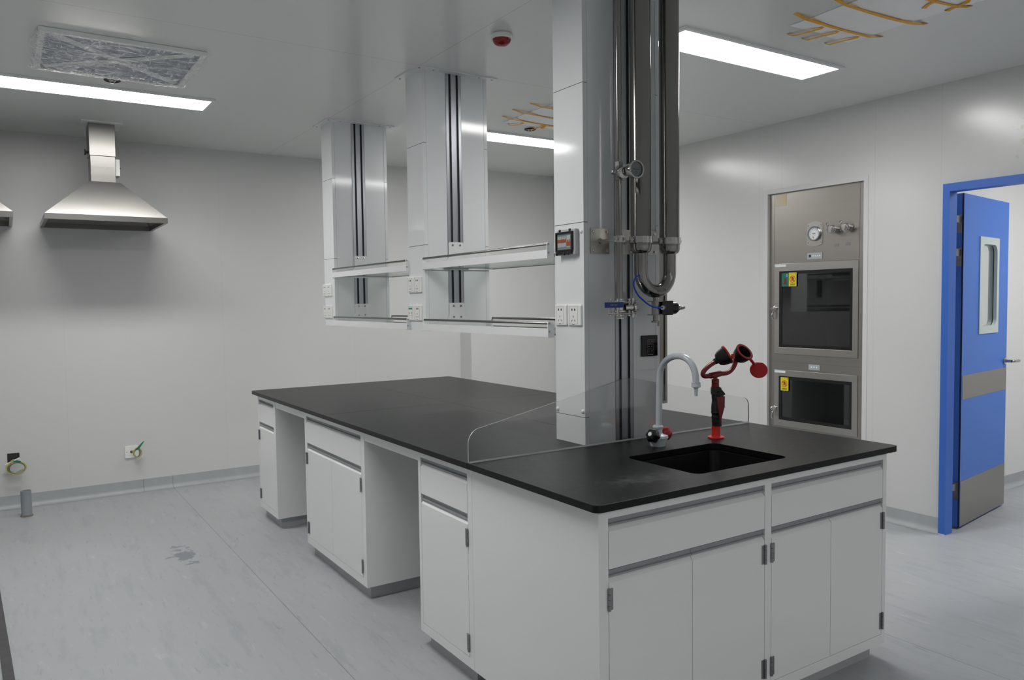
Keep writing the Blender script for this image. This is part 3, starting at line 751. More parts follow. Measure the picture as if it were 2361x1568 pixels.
# ------------------------------------------------------------------ SPLASH GUARD
gy0, gy1 = .7215, .7265
pts = [(.004, ZT+.0005)]
for k in range(9):
    a = math.radians(180-90*k/8-0); pts.append((.062+.058*math.cos(a), .918+.056*math.sin(a)))
pts += [(.745, 1.106), (.785, 1.106)]
for k in range(9):
    a = math.radians(90-90*k/8); pts.append((1.470+.041*math.cos(a), .926+.044*math.sin(a)))
pts += [(1.511, ZT+.0005)]
t = thing('splash_guard', 'clear gabled splash guard standing across the worktop behind the sink', 'splash guard', (.76, gy0, ZT))
obj('guard_sheet', plate(nb(), pts, [], 'y', gy0, gy1), M['guard'], t)
def ribbon(P, e):
    bm = nb()
    for i in range(len(P)-1):
        a = Vector((P[i][0], 0, P[i][1])); b = Vector((P[i+1][0], 0, P[i+1][1]))
        vs = [bm.verts.new(q) for q in ((a.x, gy0-e, a.z), (b.x, gy0-e, b.z), (b.x, gy1+e, b.z), (a.x, gy1+e, a.z))]; bm.faces.new(vs)
    bmesh.ops.remove_doubles(bm, verts=bm.verts, dist=1e-6); return bm
def off(P, d=.0006):
    c = (.757, .95); return [(x+(d if x > c[0] else -d) if (x < .07 or x > 1.45) else x, z+d) for x, z in P]
obj('polished_edge', ribbon(off(pts), .0), M['edge'], t, smooth=True)
bm = nb(); prism(bm, [(gy0-.006, ZT+.0003), (gy0, ZT+.006), (gy0, ZT+.0003)], 'x', .006, 1.509); obj('sealant_bead', bm, M['edge'], t)

# ------------------------------------------------------------------ FAUCET
fx, fy = .776, .559
t = thing('lab_faucet', 'pale grey gooseneck lab tap with black and red knobs behind the sink', 'tap', (fx, fy, ZT))
bm = nb(); lathe(bm, [(.030, .0003), (.031, .004), (.034, .02), (.040, .034), (.038, .042), (.022, .047), (.017, .052), (.017, .068), (.021, .072), (.021, .078), (.017, .082)], (fx, fy, ZT), (0,0,1), 32); obj('tap_body', bm, M['grey'], t, smooth=True)
P = [(fx+.004, fy, .925), (fx+.006, fy, 1.0), (.783, fy-.001, 1.09), (.783, .557, 1.130), (.783, .548, 1.158), (.783, .522, 1.189), (.783, .481, 1.208), (.783, .437, 1.211), (.783, .403, 1.199), (.783, .379, 1.176), (.783, .367, 1.146), (.783, .364, 1.118)]
bm = nb(); tube(bm, smooth_pts(P, 5), .0125, 20); obj('spout', bm, M['grey'], t, smooth=True)
bm = nb(); lathe(bm, [(.0165, 0), (.0175, .003), (.0165, .006), (.0175, .008), (.0175, .018), (.010, .021)] + [(.0085-.0006*(k//2)-(0.0015 if k % 2 else 0), .022+.005*k) for k in range(7)], (.783, .364, 1.118), (0,0,-1), 20); obj('hose_nozzle', bm, M['grey'], t, smooth=True)
def knob(o, d, m, name, cap):
    o = Vector(o); d = Vector(d).normalized()
    bm = nb(); lathe(bm, [(.012, -.02), (.012, .0)], o, d, 16); obj('valve_neck', bm, M['grey'], t, smooth=True)
    bm = nb(); prof = [(.020, 0), (.024, .006), (.026, .022), (.021, .038), (.013, .044), (.001, .045)]
    u, w = frame_for(d); loops = []
    for r, h in prof: loops.append([o + d*h + (u*math.cos(2*PI*k/30) + w*math.sin(2*PI*k/30))*r*(1+.10*math.cos(6*2*PI*k/30)) for k in range(30)])
    rings(bm, loops); k = obj(name, bm, m, t, smooth=True)
    if cap: bm = nb(); lathe(bm, [(.008, 0), (.008, .002), (.005, .0028)], o+d*.044, d, 16); obj('knob_badge', bm, M['face'], k)
knob((.755, .553, .886), (-.86, -.25, .42), M['black'], 'black_knob', True)
knob((.800, .563, .888), (.93, .0, .30), M['red'], 'red_knob', False)

# ------------------------------------------------------------------ EYEWASH
ey = .539
t = thing('eyewash', 'red and black two-headed hand-held eyewash fountain standing right of the tap', 'eyewash', (1.086, ey, ZT))
bm = nb(); lathe(bm, [(.034, .0004), (.034, .006), (.019, .008), (.018, .012), (.018, .05)], (1.086, ey, ZT), (0,0,1), 28); obj('base', bm, M['redb'], t, smooth=True)
bm = nb(); pr_ = []
random.seed(9)
loops = []
for i in range(26):
    h = .05+i*.0064; c = Vector((1.092-.003*math.sin(i*.25), ey, ZT+h)); r = .0205 + (.003 if 8 < i < 22 else 0) + random.uniform(-.0012, .0012) - (.003 if i > 23 else 0)
    loops.append([c + Vector((math.cos(2*PI*k/20)*r*(1+.12*(math.cos(2*PI*k/20) > .5 and 6 < i)), math.sin(2*PI*k/20)*r, 0)) for k in range(20)])
rings(bm, loops); obj('handle_grip', bm, M['rubber'], t, smooth=True, label='black ribbed rubber grip')
U = Vector((.836, -.548, 0)); Nn = Vector((-.548, -.836, 0))
def slabq(bm, c, rows, th):
    L_ = []
    for z, a, b, dz in rows:
        p0 = c+U*a; p1 = c+U*b
        L_.append([(p0.x, p0.y, z), (p1.x, p1.y, z+dz), (p1.x+Nn.x*th, p1.y+Nn.y*th, z+dz), (p0.x+Nn.x*th, p0.y+Nn.y*th, z)])
    rings(bm, L_)
bm = nb(); slabq(bm, Vector((1.094, .548, 0)), [(1.066, -.02, .010, 0), (1.056, -.022, .022, -.006), (1.040, -.022, .034, -.004), (1.030, -.02, .033, 0)], .026); obj('trigger_guard', bm, M['rubber'], t, bevel=.003)
bm = nb(); slabq(bm, Vector((1.0765, .5135, 0)), [(1.024, -.012, .022, .004), (.985, -.008, .021, 0), (.955, -.002, .013, 0), (.925, .002, .006, 0)], .008); obj('trigger', bm, M['redp'], t, bevel=.001, label='long red trigger lever')
bm = nb(); cyl(bm, (1.122, ey-.01, .985), (1.134, ey-.012, .972), .0008, seg=6); obj('safety_pin', bm, M['hinge'], t)
bm = nb(); lathe(bm, [(.0145, 0), (.0155, .003), (.0155, .014), (.014, .016), (.0155, .018), (.0155, .034), (.009, .036), (.009, .055)], (1.082, ey, 1.062), (0,0,1), 24); cyl(bm, (1.052, ey, 1.112), (1.112, ey, 1.118), .0125); obj('tee_joint', bm, M['redp'], t, smooth=True)
bm = nb(); tube(bm, smooth_pts([(1.055, ey, 1.112), (1.022, ey, 1.112), (1.009, ey, 1.119), (1.012, ey, 1.131), (1.026, ey, 1.143), (1.05, ey, 1.156), (1.074, ey, 1.165)], 6), .0098, 16); obj('arm', bm, M['redp'], t, smooth=True)
bm = nb(); tube(bm, smooth_pts([(1.11, ey, 1.117), (1.145, ey, 1.117), (1.17, ey, 1.123), (1.19, ey, 1.137), (1.202, ey, 1.153), (1.207, ey, 1.165)], 6), .0098, 16); obj('arm', bm, M['redp'], t, smooth=True)
def head(c, d, name, capped):
    c = Vector(c); d = Vector(d).normalized()   # c: back of bowl, d: toward mouth
    bm = nb()
    lathe(bm, [(.010, -.012), (.013, -.006), (.013, .002), (.024, .006), (.032, .018), (.036, .032), (.0375, .044), (.040, .046), (.040, .052), (.034, .052), (.031, .040), (.026, .020), (.006, .012)], c, d, 32)
    h = obj(name, bm, M['rubber'], t, smooth=True)
    if capped:
        bm = nb(); lathe(bm, [(.041, .049), (.041, .0545), (.036, .057), (.001, .0575)], c, d, 32); obj('dust_cap', bm, M['lid'], h, smooth=True)
        bm = nb(); u, w = frame_for(d); q = c+d*.045+Vector((0, -.038, 0)); box(bm, q.x-.008, q.x+.008, q.y-.002, q.y+.003, q.z-.012, q.z+.008); obj('cap_tab', bm, M['lid'], h)
    else:
        bm = nb(); lathe(bm, [(.0405, .0505), (.0405, .0535), (.030, .054), (.030, .0505)], c, d, 32, cap=False); obj('red_rim', bm, M['redp'], h, smooth=True)
        bm = nb(); lathe(bm, [(.022, .020), (.012, .024), (.006, .030), (.001, .032)], c, d, 16); obj('spray_nozzle', bm, M['black'], h, smooth=True)
        bm = nb(); lathe(bm, [(.004, .03), (.003, .034), (.001, .035)], c+Vector((-.012, -.004, 0)), d, 8); obj('nozzle_pin', bm, M['steel'], h)
    return h
head((1.088, ey, 1.172), (.63, -.50, .46), 'spray_head', True)
h2 = head((1.214, ey, 1.172), (.02, -.74, .62), 'spray_head', False)
bm = nb(); lathe(bm, [(.001, -.0022), (.034, -.0022), (.0365, 0), (.034, .0022), (.001, .0022)], (1.292, ey-.05, 1.125), (-.66, -.6, .42), 32); cyl(bm, (1.245, ey-.045, 1.172), (1.268, ey-.048, 1.15), .006, seg=10); obj('flip_lid', bm, M['lid'], h2, smooth=True)

# ------------------------------------------------------------------ CEILING: lights, vents, sprinklers, alarm
def ceiling_light(x0, x1, y0, y1, label, m='lamp', name='ceiling_light', power=3.5):
    t = thing(name, label, 'ceiling light', ((x0+x1)/2, (y0+y1)/2, HC), 0, 'lit rectangular ceiling lights')
    e = .022
    obj('frame', plate(nb(), rect(x0-e, x1+e, y0-e, y1+e), [rect(x0, x1, y0, y1)], 'z', HC-.012, HC-.0005), M['white'], t)
    obj('diffuser', box(nb(), x0+.0005, x1-.0005, y0+.0005, y1-.0005, HC-.009, HC-.001), M[m], t)
    if power:
        ld = bpy.data.lights.new('panel_lamp', 'AREA'); ld.shape = 'RECTANGLE'; ld.size = x1-x0-.01; ld.size_y = y1-y0-.01
        ld.energy = power; ld.spread = math.radians(150); ld.color = (1, .99, .98)
        lo = bpy.data.objects.new('panel_lamp', ld); C.objects.link(lo); lo.parent = t; lo.location = (0, 0, -.0105)
    return t
ceiling_light(-1.445, -.272, 3.292, 3.545, 'long lit ceiling light at left, above the range hoods')
ceiling_light(1.29, 2.452, .905, 1.135, 'long lit ceiling light at right, beside the steel pipes')
ceiling_light(1.30, 2.462, 3.185, 3.435, 'long lit ceiling light seen between the two white columns')
ceiling_light(-1.445, -.272, .905, 1.135, 'long lit ceiling light above the left aisle, out of the picture')
ceiling_light(1.29, 2.452, -4.2, -3.97, 'unseen ceiling light added as fill behind the camera, over the door side', 'lampfill', power=13)  # this and the next are added to brighten cabinet fronts and near column
ceiling_light(-1.445, -.272, -4.2, -3.97, 'unseen ceiling light added as fill behind the camera, over the left aisle', 'lampfill', power=13)
ceiling_light(4.0, 5.2, -.6, -.35, 'ceiling light of the room beyond the blue door', 'lampb', power=0)

t = thing('ceiling_vent', 'square ceiling vent wrapped in crinkled clear film, above the left light', 'vent', (-.842, 2.69, HC))
x0, x1, y0, y1 = -1.197, -.488, 2.365, 3.025
obj('vent_frame', plate(nb(), rect(x0, x1, y0, y1), [rect(x0+.028, x1-.028, y0+.028, y1-.028)], 'z', HC-.022, HC-.0005), M['vframe'], t, bevel=.003)
obj('diffuser_plate', box(nb(), x0+.03, x1-.03, y0+.03, y1-.03, HC-.010, HC-.001), M['filter'], t)
bm = nb()
for (a, b) in (((x0+.05, y0+.05), (x1-.05, y1-.05)), ((x0+.05, y1-.05), (x1-.05, y0+.05))):
    a = Vector((*a, HC-.012)); b = Vector((*b, HC-.012)); u = (b-a).normalized().cross(Vector((0,0,1)))*.026
    rings(bm, [[a-u, a+Vector((0,0,-.008)), a+u], [(a+b)/2-u, (a+b)/2+Vector((0,0,-.014)), (a+b)/2+u], [b-u, b+Vector((0,0,-.008)), b+u]])
obj('cross_brace', bm, M['vframe'], t)
N = 90; bm = nb(); vs = []
for i in range(N+1):
    for j in range(N+1):
        u = i/N; v = j/N; x = x0-.004+(x1-x0+.008)*u; y = y0-.004+(y1-y0+.008)*v
        e = min(u, 1-u, v, 1-v); k = min(1, e*9)
        q = noise.noise(Vector((x*9, y*14, 1)))*.006 + noise.noise(Vector((x*26+y*8, y*40, 5)))*.004 + abs(noise.noise(Vector((x*60, y*24, 9))))*.0025
        vs.append(bm.verts.new((x, y, HC-.0245-.006*k+q*k)))
for i in range(N):
    for j in range(N): bm.faces.new((vs[i*(N+1)+j], vs[(i+1)*(N+1)+j], vs[(i+1)*(N+1)+j+1], vs[i*(N+1)+j+1]))
# loose film edges
for (a, b, n_, dx, dy) in (((x1, y0), (x1, y1), 14, .035, 0), ((x0, y0), (x0, y1), 10, -.035, 0)):
    pa = None
    for k in range(n_+1):
        s = k/n_; px = a[0]; py = a[1]+(b[1]-a[1])*s; w_ = random.uniform(.2, 1)
        A_ = bm.verts.new((px, py, HC-.024)); B_ = bm.verts.new((px+dx*w_, py+random.uniform(-.01, .01), HC-.006-random.uniform(0, .012)))
        if pa: bm.faces.new((pa[0], pa[1], B_, A_))
        pa = (A_, B_)
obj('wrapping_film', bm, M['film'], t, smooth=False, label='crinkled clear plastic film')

def tape(bm, a, b, w=.0095, sag=.001, z=HC-.008, n=8):
    a = Vector((*a, z)); b = Vector((*b, z)); u = (b-a).normalized().cross(Vector((0,0,1)))*w
    L_ = []
    for k in range(n+1):
        s = k/n; p = a.lerp(b, s)+Vector((0,0,-sag*math.sin(PI*s))) + u*.6*math.sin(5*s+a.x*9)
        if s in (0, 1): p.z = HC-.0012
        ww = 1+.12*math.sin(5.3*s+a.y*13)
        L_.append([p-u*ww, p+u*ww, p+u*ww+Vector((0,0,.0006)), p-u*ww+Vector((0,0,.0006))])
    rings(bm, L_)
def taped(label, sheet, tapes, name='covered_vent'):
    x0, x1, y0, y1 = sheet
    t = thing(name, label, 'covered vent', ((x0+x1)/2, (y0+y1)/2, HC), 0, 'ceiling vents covered with taped white sheet')
    N = 24; bm = nb(); vs = []
    for i in range(N+1):
        for j in range(N+1):
            u, v = i/N, j/N; k = min(1, min(u, 1-u)*6, min(v, 1-v)*6)
            vs.append(bm.verts.new((x0+(x1-x0)*u+.006*math.sin(9*v), y0+(y1-y0)*v+.008*math.sin(7*u+2), HC-.0015-.008*k-.003*k*noise.noise(Vector((u*4, v*5, x0))))))
    for i in range(N):
        for j in range(N): bm.faces.new((vs[i*(N+1)+j], vs[(i+1)*(N+1)+j], vs[(i+1)*(N+1)+j+1], vs[i*(N+1)+j+1]))
    obj('cover_sheet', bm, M['sheet'], t, smooth=True)
    for a, b in tapes:
        bm = nb(); tape(bm, a, b, z=HC-.0125); obj('tape_strip', bm, M['tapey'], t)
    return t
taped('white sheet fixed over a ceiling vent with yellow tape strips, at top right', (1.672, 2.125, -.02, .632),
      [((1.57, .531), (2.195, .506)), ((1.585, .342), (2.206, .298)), ((1.59, .14), (2.161, .081)), ((1.766, .715), (1.819, .54)), ((1.876, .717), (1.93, .54)), ((2.042, .706), (2.066, .53)), ((2.104, .156), (2.05, .03)), ((1.977, .19), (1.93, .10))])
taped('white sheet fixed over a ceiling vent with yellow tape strips, seen behind the near column', (1.572, 2.06, 2.20, 2.90),
      [((1.471, 2.755), (2.12, 2.80)), ((1.435, 2.568), (2.13, 2.63)), ((1.447, 2.384), (2.14, 2.41)), ((1.644, 2.935), (1.696, 2.80)), ((1.836, 2.985), (1.866, 2.80)), ((1.90, 2.90), (1.868, 2.79))])

t = thing('sprinkler', 'recessed ceiling sprinkler head with dark ring beside the film-wrapped vent', 'sprinkler', (-.825, 3.13, HC), 0, 'ceiling sprinkler heads')
bm = nb(); lathe(bm, [(.042, .0005), (.043, .003), (.038, .007), (.028, .008), (.026, .004), (.0, .004)], (-.825, 3.13, HC), (0,0,-1), 32); obj('escutcheon', bm, M['core'], t, smooth=True)
bm = nb(); lathe(bm, [(.020, .004), (.014, .010), (.006, .016), (.012, .018), (.012, .020), (.001, .021)], (-.825, 3.13, HC), (0,0,-1), 20); obj('deflector', bm, M['steel'], t, smooth=True)
dup(t, (1.862+.825, 2.985-3.13, 0), 'ceiling sprinkler head next to the taped sheet behind the near column')
t = thing('fire_alarm', 'round white ceiling fire alarm with red dome above the island', 'fire alarm', (.61, 1.405, HC))
bm = nb(); lathe(bm, [(.040, .0005), (.049, .008), (.050, .022), (.046, .027), (.044, .027)], (.61, 1.405, HC), (0,0,-1), 36); obj('ring_base', bm, M['plastic'], t, smooth=True)
bm = nb(); lathe(bm, [(.0435, .026), (.042, .034), (.036, .045), (.026, .053), (.014, .057), (.001, .058)], (.61, 1.405, HC), (0,0,-1), 36); obj('red_dome', bm, M['rdome'], t, smooth=True)

# ------------------------------------------------------------------ RANGE HOODS
HG = 'stainless steel hoods on the back wall'
t = thing('extraction_hood', 'complete stainless steel extraction hood with duct, hanging by the back wall', 'hood', (-.765, 4.49, 2.0), 0, HG)
hx0, hx1, hy0, hy1, zh = -1.130, -.398, 4.15, YB-.012, 2.0
tx0, tx1, ty0, ty1, tz = -.862, -.672, 4.25, 4.46, 2.272
bm = nb()
outs = [(hx0, hy0, hx1, hy1, zh), (hx0, hy0, hx1, hy1, zh+.036), (tx0, ty0, tx1, ty1, tz)]
rings(bm, [[(a, b, z), (c, b, z), (c, d, z), (a, d, z)] for a, b, c, d, z in outs], cap=False)
q = .0025; ins = [(hx0+.02, hy0+.02, hx1-.02, hy1-.02, zh+.0), (hx0+.02, hy0+.02, hx1-.02, hy1-.02, zh+.034), (tx0+q, ty0+q, tx1-q, ty1-q, tz-.004)]
rings(bm, [[(a, b, z), (c, b, z), (c, d, z), (a, d, z)] for a, b, c, d, z in ins], cap=False)
rings(bm, [[(a, b, zh), (c, b, zh), (c, d, zh), (a, d, zh)] for a, b, c, d in ((hx0, hy0, hx1, hy1), (hx0+.02, hy0+.02, hx1-.02, hy1-.02))], cap=False)
box(bm, tx0, tx1, ty0, ty1, tz-.002, tz)
bmesh.ops.remove_doubles(bm, verts=bm.verts, dist=1e-6)
obj('canopy', bm, M['hood'], t)
bm = nb(); box(bm, hx0-.001, hx1+.001, hy0-.0015, hy0, zh, zh+.036); obj('front_band', bm, M['hood'], t)
dx0, dx1, dy0, dy1 = -.851, -.692, 4.27, 4.44
bm = nb(); box(bm, dx0+.004, dx1-.004, dy0+.002, dy1, tz, 2.448); box(bm, dx0, dx1, dy0-.002, dy1+.002, 2.448, HC-.003); obj('duct', bm, M['hood'], t, bevel=.002)
bm = nb(); box(bm, dx1-.004, dx1+.026, dy0+.03, dy1-.03, 2.325, 2.437); a_ = obj('damper_box', bm, M['plastic'], t)
bm = nb(); cyl(bm, (dx1+.026, 4.35, 2.385), (dx1+.035, 4.35, 2.385), .006); obj('damper_knob', bm, M['black'], a_)
bm = nb(); cyl(bm, (dx0, 4.33, 2.475), (dx0-.016, 4.33, 2.475), .009); cyl(bm, (dx0-.016, 4.33, 2.475), (dx0-.024, 4.33, 2.475), .020); obj('damper_handle', bm, M['black'], t)
bm = nb(); plate(bm, rect(dx0-.045, dx1+.045, dy0-.05, dy1+.05), [rect(dx0+.001, dx1-.001, dy0+.001, dy1-.001)], 'z', HC-.006, HC-.0005); obj('ceiling_flange', bm, M['vframe'], t)
dup(t, (-.902, 0, 0), 'stainless steel extraction hood cut off by the left edge of the picture')

# ------------------------------------------------------------------ PASS BOX in the right wall
t = thing('pass_through_cabinet', 'tall stainless steel pass box with two dark glass doors set in the right wall', 'pass box', (XW+.02, 1.654, .44))
PX = XW+.022
obj('reveal_frame', plate(nb(), rect(1.2475, 2.0605, .4405, 2.2065), [rect(1.279, 2.029, .46, 2.175)], 'x', XW-.002, XW+.04), M['wall'], t)
y0, y1 = 1.279, 2.029
# face with two door holes
bm = nb(); plate(bm, rect(y0, y1, .46, 2.175), [rect(1.322, 1.984, 1.022, 1.672), rect(1.322, 1.984, .50, .910)], 'x', PX, PX+.012); obj('face_panel', bm, M['sat'], t)
bm = nb(); box(bm, PX-.0015, PX, 1.985-.0, 1.987, 1.68, 2.172); box(bm, PX-.0015, PX, 1.318, 1.320, 1.68, 2.172); box(bm, PX-.001, PX+.0, y0, y1, .965, .968); obj('panel_seams', bm, M['hinge'], t)
# chambers
for z0, z1, nm in ((1.022, 1.672, 'upper'), (.50, .910, 'lower')):
    bm = nb(); X0, X1 = PX+.012, PX+.62
    box(bm, X0, X1, 1.312, 1.320, z0-.01, z1+.01); box(bm, X0, X1, 1.986, 1.994, z0-.01, z1+.01); box(bm, X0, X1, 1.320, 1.986, z0-.01, z0-.002); box(bm, X0, X1, 1.320, 1.986, z1+.002, z1+.01); box(bm, X1, X1+.008, 1.312, 1.994, z0-.01, z1+.01)
    obj('chamber', bm, M['sat'], t, label='inner steel chamber behind the %s door' % nm)
def pdoor(z0, z1, gz0, gz1, nm):
    bm = nb(); plate(bm, rect(1.3235, 1.9825, z0, z1), [rect(1.364, 1.942, gz0, gz1)], 'x', PX-.004, PX+.012)
    d = obj('door', bm, M['satd'], t, bevel=.001)
    bm = nb(); plate(bm, rect(1.364, 1.942, gz0, gz1), [rect(1.384, 1.922, gz0+.022, gz1-.022)], 'x', PX-.001, PX+.002); obj('black_border', bm, M['black'], d)
    bm = nb(); box(bm, PX+.0025, PX+.0055, 1.364, 1.942, gz0, gz1); obj('glass_pane', bm, M['pass'], d)
    bm = nb(); box(bm, PX-.0046, PX-.004, 1.885, 1.978, z1-.022, z1-.006); obj('protective_label', bm, M['face'], d)
    zl = 1.34 if nm == 'upper' else .615
    bm = nb(); lathe(bm, [(.011, 0), (.011, .012), (.006, .018)], (PX, 2.002, zl+.01), (-1,0,0), 14); lathe(bm, [(.018, 0), (.017, .014), (.007, .02)], (PX-.004, 1.972, zl+.012), (-1,0,0), 18)
    tube(bm, smooth_pts([(PX-.012, 2.004, zl+.012), (PX-.018, 1.99, zl), (PX-.016, 1.975, zl+.014)], 4), .004, 8)
    tube(bm, smooth_pts([(PX-.012, 1.972, zl+.006), (PX-.026, 1.979, zl-.02), (PX-.03, 1.983, zl-.045), (PX-.02, 1.981, zl-.065)], 5), [.006]*5+[.0055]*5+[.0065]*6, 10)
    obj('latch_handle', bm, M['steel'], d, smooth=True)
    return d
d1 = pdoor(1.0235, 1.6705, 1.072, 1.617, 'upper'); d2 = pdoor(.5015, .9085, .545, .864, 'lower')
def warn(ya, yb, z0, z1, par):
    X = PX-.0046
    s = obj('warning_sticker', box(nb(), X-.0012, X-.0004, ya, yb, z0, z1), M['yellow'], par, label='yellow warning sticker with red prohibition ring')
    cy, cz = (ya+yb)/2, z0+(z1-z0)*.52
    bm = nb(); plate(bm, circ(cy, cz, .024, 28), [circ(cy, cz, .0195, 28)], 'x', X-.0017, X-.0013)
    u = .0165; plate(bm, [(cy+u-.0025, cz+u+.0025), (cy+u+.0025, cz+u-.0025), (cy-u+.0025, cz-u-.0025), (cy-u-.0025, cz-u+.0025)], [], 'x', X-.0018, X-.0014)
    obj('prohibition_ring', bm, M['stkred'], s)
    bm = nb(); box(bm, X-.0016, X-.0013, cy-.009, cy+.003, cz-.008, cz+.010); box(bm, X-.0016, X-.0013, cy+.001, cy+.009, cz-.010, cz-.002); lathe(bm, [(.004, 0), (.004, .0003)], (X-.0013, cy-.001, cz+.012), (-1,0,0), 12); obj('pictogram', bm, M['dotd'], s)
    bm = nb()
    for k in range(5): box(bm, X-.0016, X-.0013, cy-.019+k*.008, cy-.0135+k*.008, z0+.012, z0+.018)
    for k in range(8): box(bm, X-.0016, X-.0013, cy-.019+k*.005, cy-.016+k*.005, z0+.006, z0+.009)
    box(bm, X-.0016, X-.0013, ya+.006, ya+.010, z1-.014, z1-.005)
    obj('small_print', bm, M['dotd'], s)
warn(1.795, 1.859, 1.508, 1.605, d1); warn(1.858, 1.924, .760, .856, d2)
X = PX-.0046
s = obj('green_sticker', box(nb(), X-.0012, X-.0004, 1.860, 1.918, 1.508, 1.603), M['stkgreen'], d1, label='dark green sticker with faded red figure')
bm = nb(); prism(bm, [(1.887, 1.572), (1.893, 1.565), (1.896, 1.545), (1.902, 1.527), (1.873, 1.523), (1.878, 1.545), (1.880, 1.566)], 'x', X-.0017, X-.0013); obj('red_figure', bm, mat('faded_red', (110, 40, 44), .5), s)
bm = nb(); lathe(bm, [(.006, 0), (.006, .0004)], (X-.0013, 1.874, 1.590), (-1,0,0), 14); box(bm, X-.0017, X-.0013, 1.868, 1.881, 1.577, 1.581); obj('sticker_emblem', bm, mat('pale_teal', (130, 190, 186), .5), s)
# instruments on the upper panel
pts = [(1.714, 1.792), (1.714, 1.932)] + [(1.714-.122*k/8, 1.932+.016*math.sin(PI*k/8)+.006*k/8*0) for k in range(1, 8)] + [(1.592, 1.932), (1.592, 1.792)] + [(1.592+.122*k/8, 1.792-.014*math.sin(PI*k/8)) for k in range(1, 8)]
gp = obj('gauge_plate', plate(nb(), pts, [], 'x', PX-.003, PX-.0002), M['satd'], t)
bm = nb()
for y in (1.704, 1.602):
    for z in (1.805, 1.922): lathe(bm, [(.004, 0), (.0035, .002), (.001, .003)], (PX-.003, y, z), (-1,0,0), 10)
obj('plate_screws', bm, M['steel'], gp)
bm = nb(); lathe(bm, [(.050, 0), (.050, .012), (.046, .015), (.042, .015), (.041, .008)], (PX-.003, 1.653, 1.865), (-1,0,0), 36, cap=False); gg = obj('pressure_gauge', bm, M['hinge'], gp, smooth=True)
bm = nb(); lathe(bm, [(.0415, 0), (.0415, .007)], (PX-.003, 1.653, 1.865), (-1,0,0), 32); obj('dial', bm, M['face'], gg)
bm = nb(); XX = PX-.0105
for k in range(9):
    a = math.radians(-10+k*25); cy, cz = 1.653+.031*math.cos(a), 1.865+.031*math.sin(a); prism(bm, circ(cy, cz, .0022, 8), 'x', XX-.0004, XX)
box(bm, XX-.0004, XX, 1.640, 1.668, 1.864, 1.868); box(bm, XX-.0004, XX, 1.648, 1.664, 1.855, 1.857); box(bm, XX-.0004, XX, 1.655, 1.657, 1.826, 1.842)
obj('dial_marks', bm, M['greyw'], gg)
bm = nb(); prism(bm, circ(1.660, 1.842, .004, 12), 'x', XX-.0006, XX-.0004); obj('dial_red_mark', bm, M['stkred'], gg)
bm = nb(); box(bm, PX-.003, PX-.0002, 1.592, 1.712, 1.690, 1.734); cpl = obj('control_strip', bm, M['pgrey'], t)
bm = nb(); box(bm, PX-.0036, PX-.003, 1.680, 1.698, 1.705, 1.722); obj('display', bm, M['dotd'], cpl)
for k in range(5): bm = nb(); lathe(bm, [(.0055, 0), (.005, .0015), (.001, .002)], (PX-.003, 1.672-k*.0148, 1.7135), (-1,0,0), 12); obj('button', bm, M['face'], cpl)
bm = nb(); box(bm, PX-.003, PX-.0002, 1.606, 1.696, .924, .962); cpl = obj('control_strip', bm, M['pgrey'], t, label='small control strip with three buttons between the doors')
for k in range(3): bm = nb(); lathe(bm, [(.0062, 0), (.0055, .0015), (.001, .002)], (PX-.003, 1.672-k*.021, .943), (-1,0,0), 12); obj('button', bm, M['face'], cpl)
bm = nb(); plate(bm, circ(1.650, 1.752, .010, 16), [circ(1.650, 1.752, .008, 16)], 'x', PX-.0015, PX-.0002); obj('test_port', bm, M['pgrey'], t)
for y, zz in ((1.493, 1.879), (1.395, 1.884)):
    bm = nb(); cyl(bm, (PX, y-.014, zz-.004), (PX-.055, y, zz), .020); lathe(bm, [(.020, 0), (.028, .002), (.029, .012), (.024, .016)], (PX-.035, y-.004, zz), (-1, 0, 0), 24); pp = obj('capped_port', bm, M['steel'], t, smooth=True)
    bm = nb(); lathe(bm, [(.024, 0), (.023, .004), (.001, .0045)], (PX-.052, y-.002, zz), (-1,0,0), 24); obj('port_cap', bm, M['satd'], pp, smooth=True)
    bm = nb(); cyl(bm, (PX-.045, y+.033, zz-.02), (PX-.045, y+.033, zz+.03), .003, seg=8); box(bm, PX-.05, PX-.04, y+.026, y+.036, zz-.008, zz+.008)
    tube(bm, [(PX-.045, y+.033+.010*math.cos(a), zz+.036+.010*math.sin(a)) for a in [2*PI*k/12 for k in range(12)]], .0028, 8, close=True)
    obj('wing_screw', bm, M['steel'], pp)
bm = nb(); box(bm, PX-.001, PX-.0002, 1.467, 1.503, 1.765, 1.785); box(bm, PX-.001, PX-.0002, 1.385, 1.418, 1.768, 1.788); obj('name_tags', bm, M['hinge'], t)
bm = nb(); box(bm, PX-.0012, PX-.0002, 1.884, 1.978, 2.082, 2.166); s = obj('cream_sticker', bm, M['cream'], t)
bm = nb(); box(bm, PX-.0016, PX-.0013, 1.888, 1.915, 2.086, 2.158); obj('sticker_band', bm, mat('pale_yellow', (216, 200, 150), .6), s)

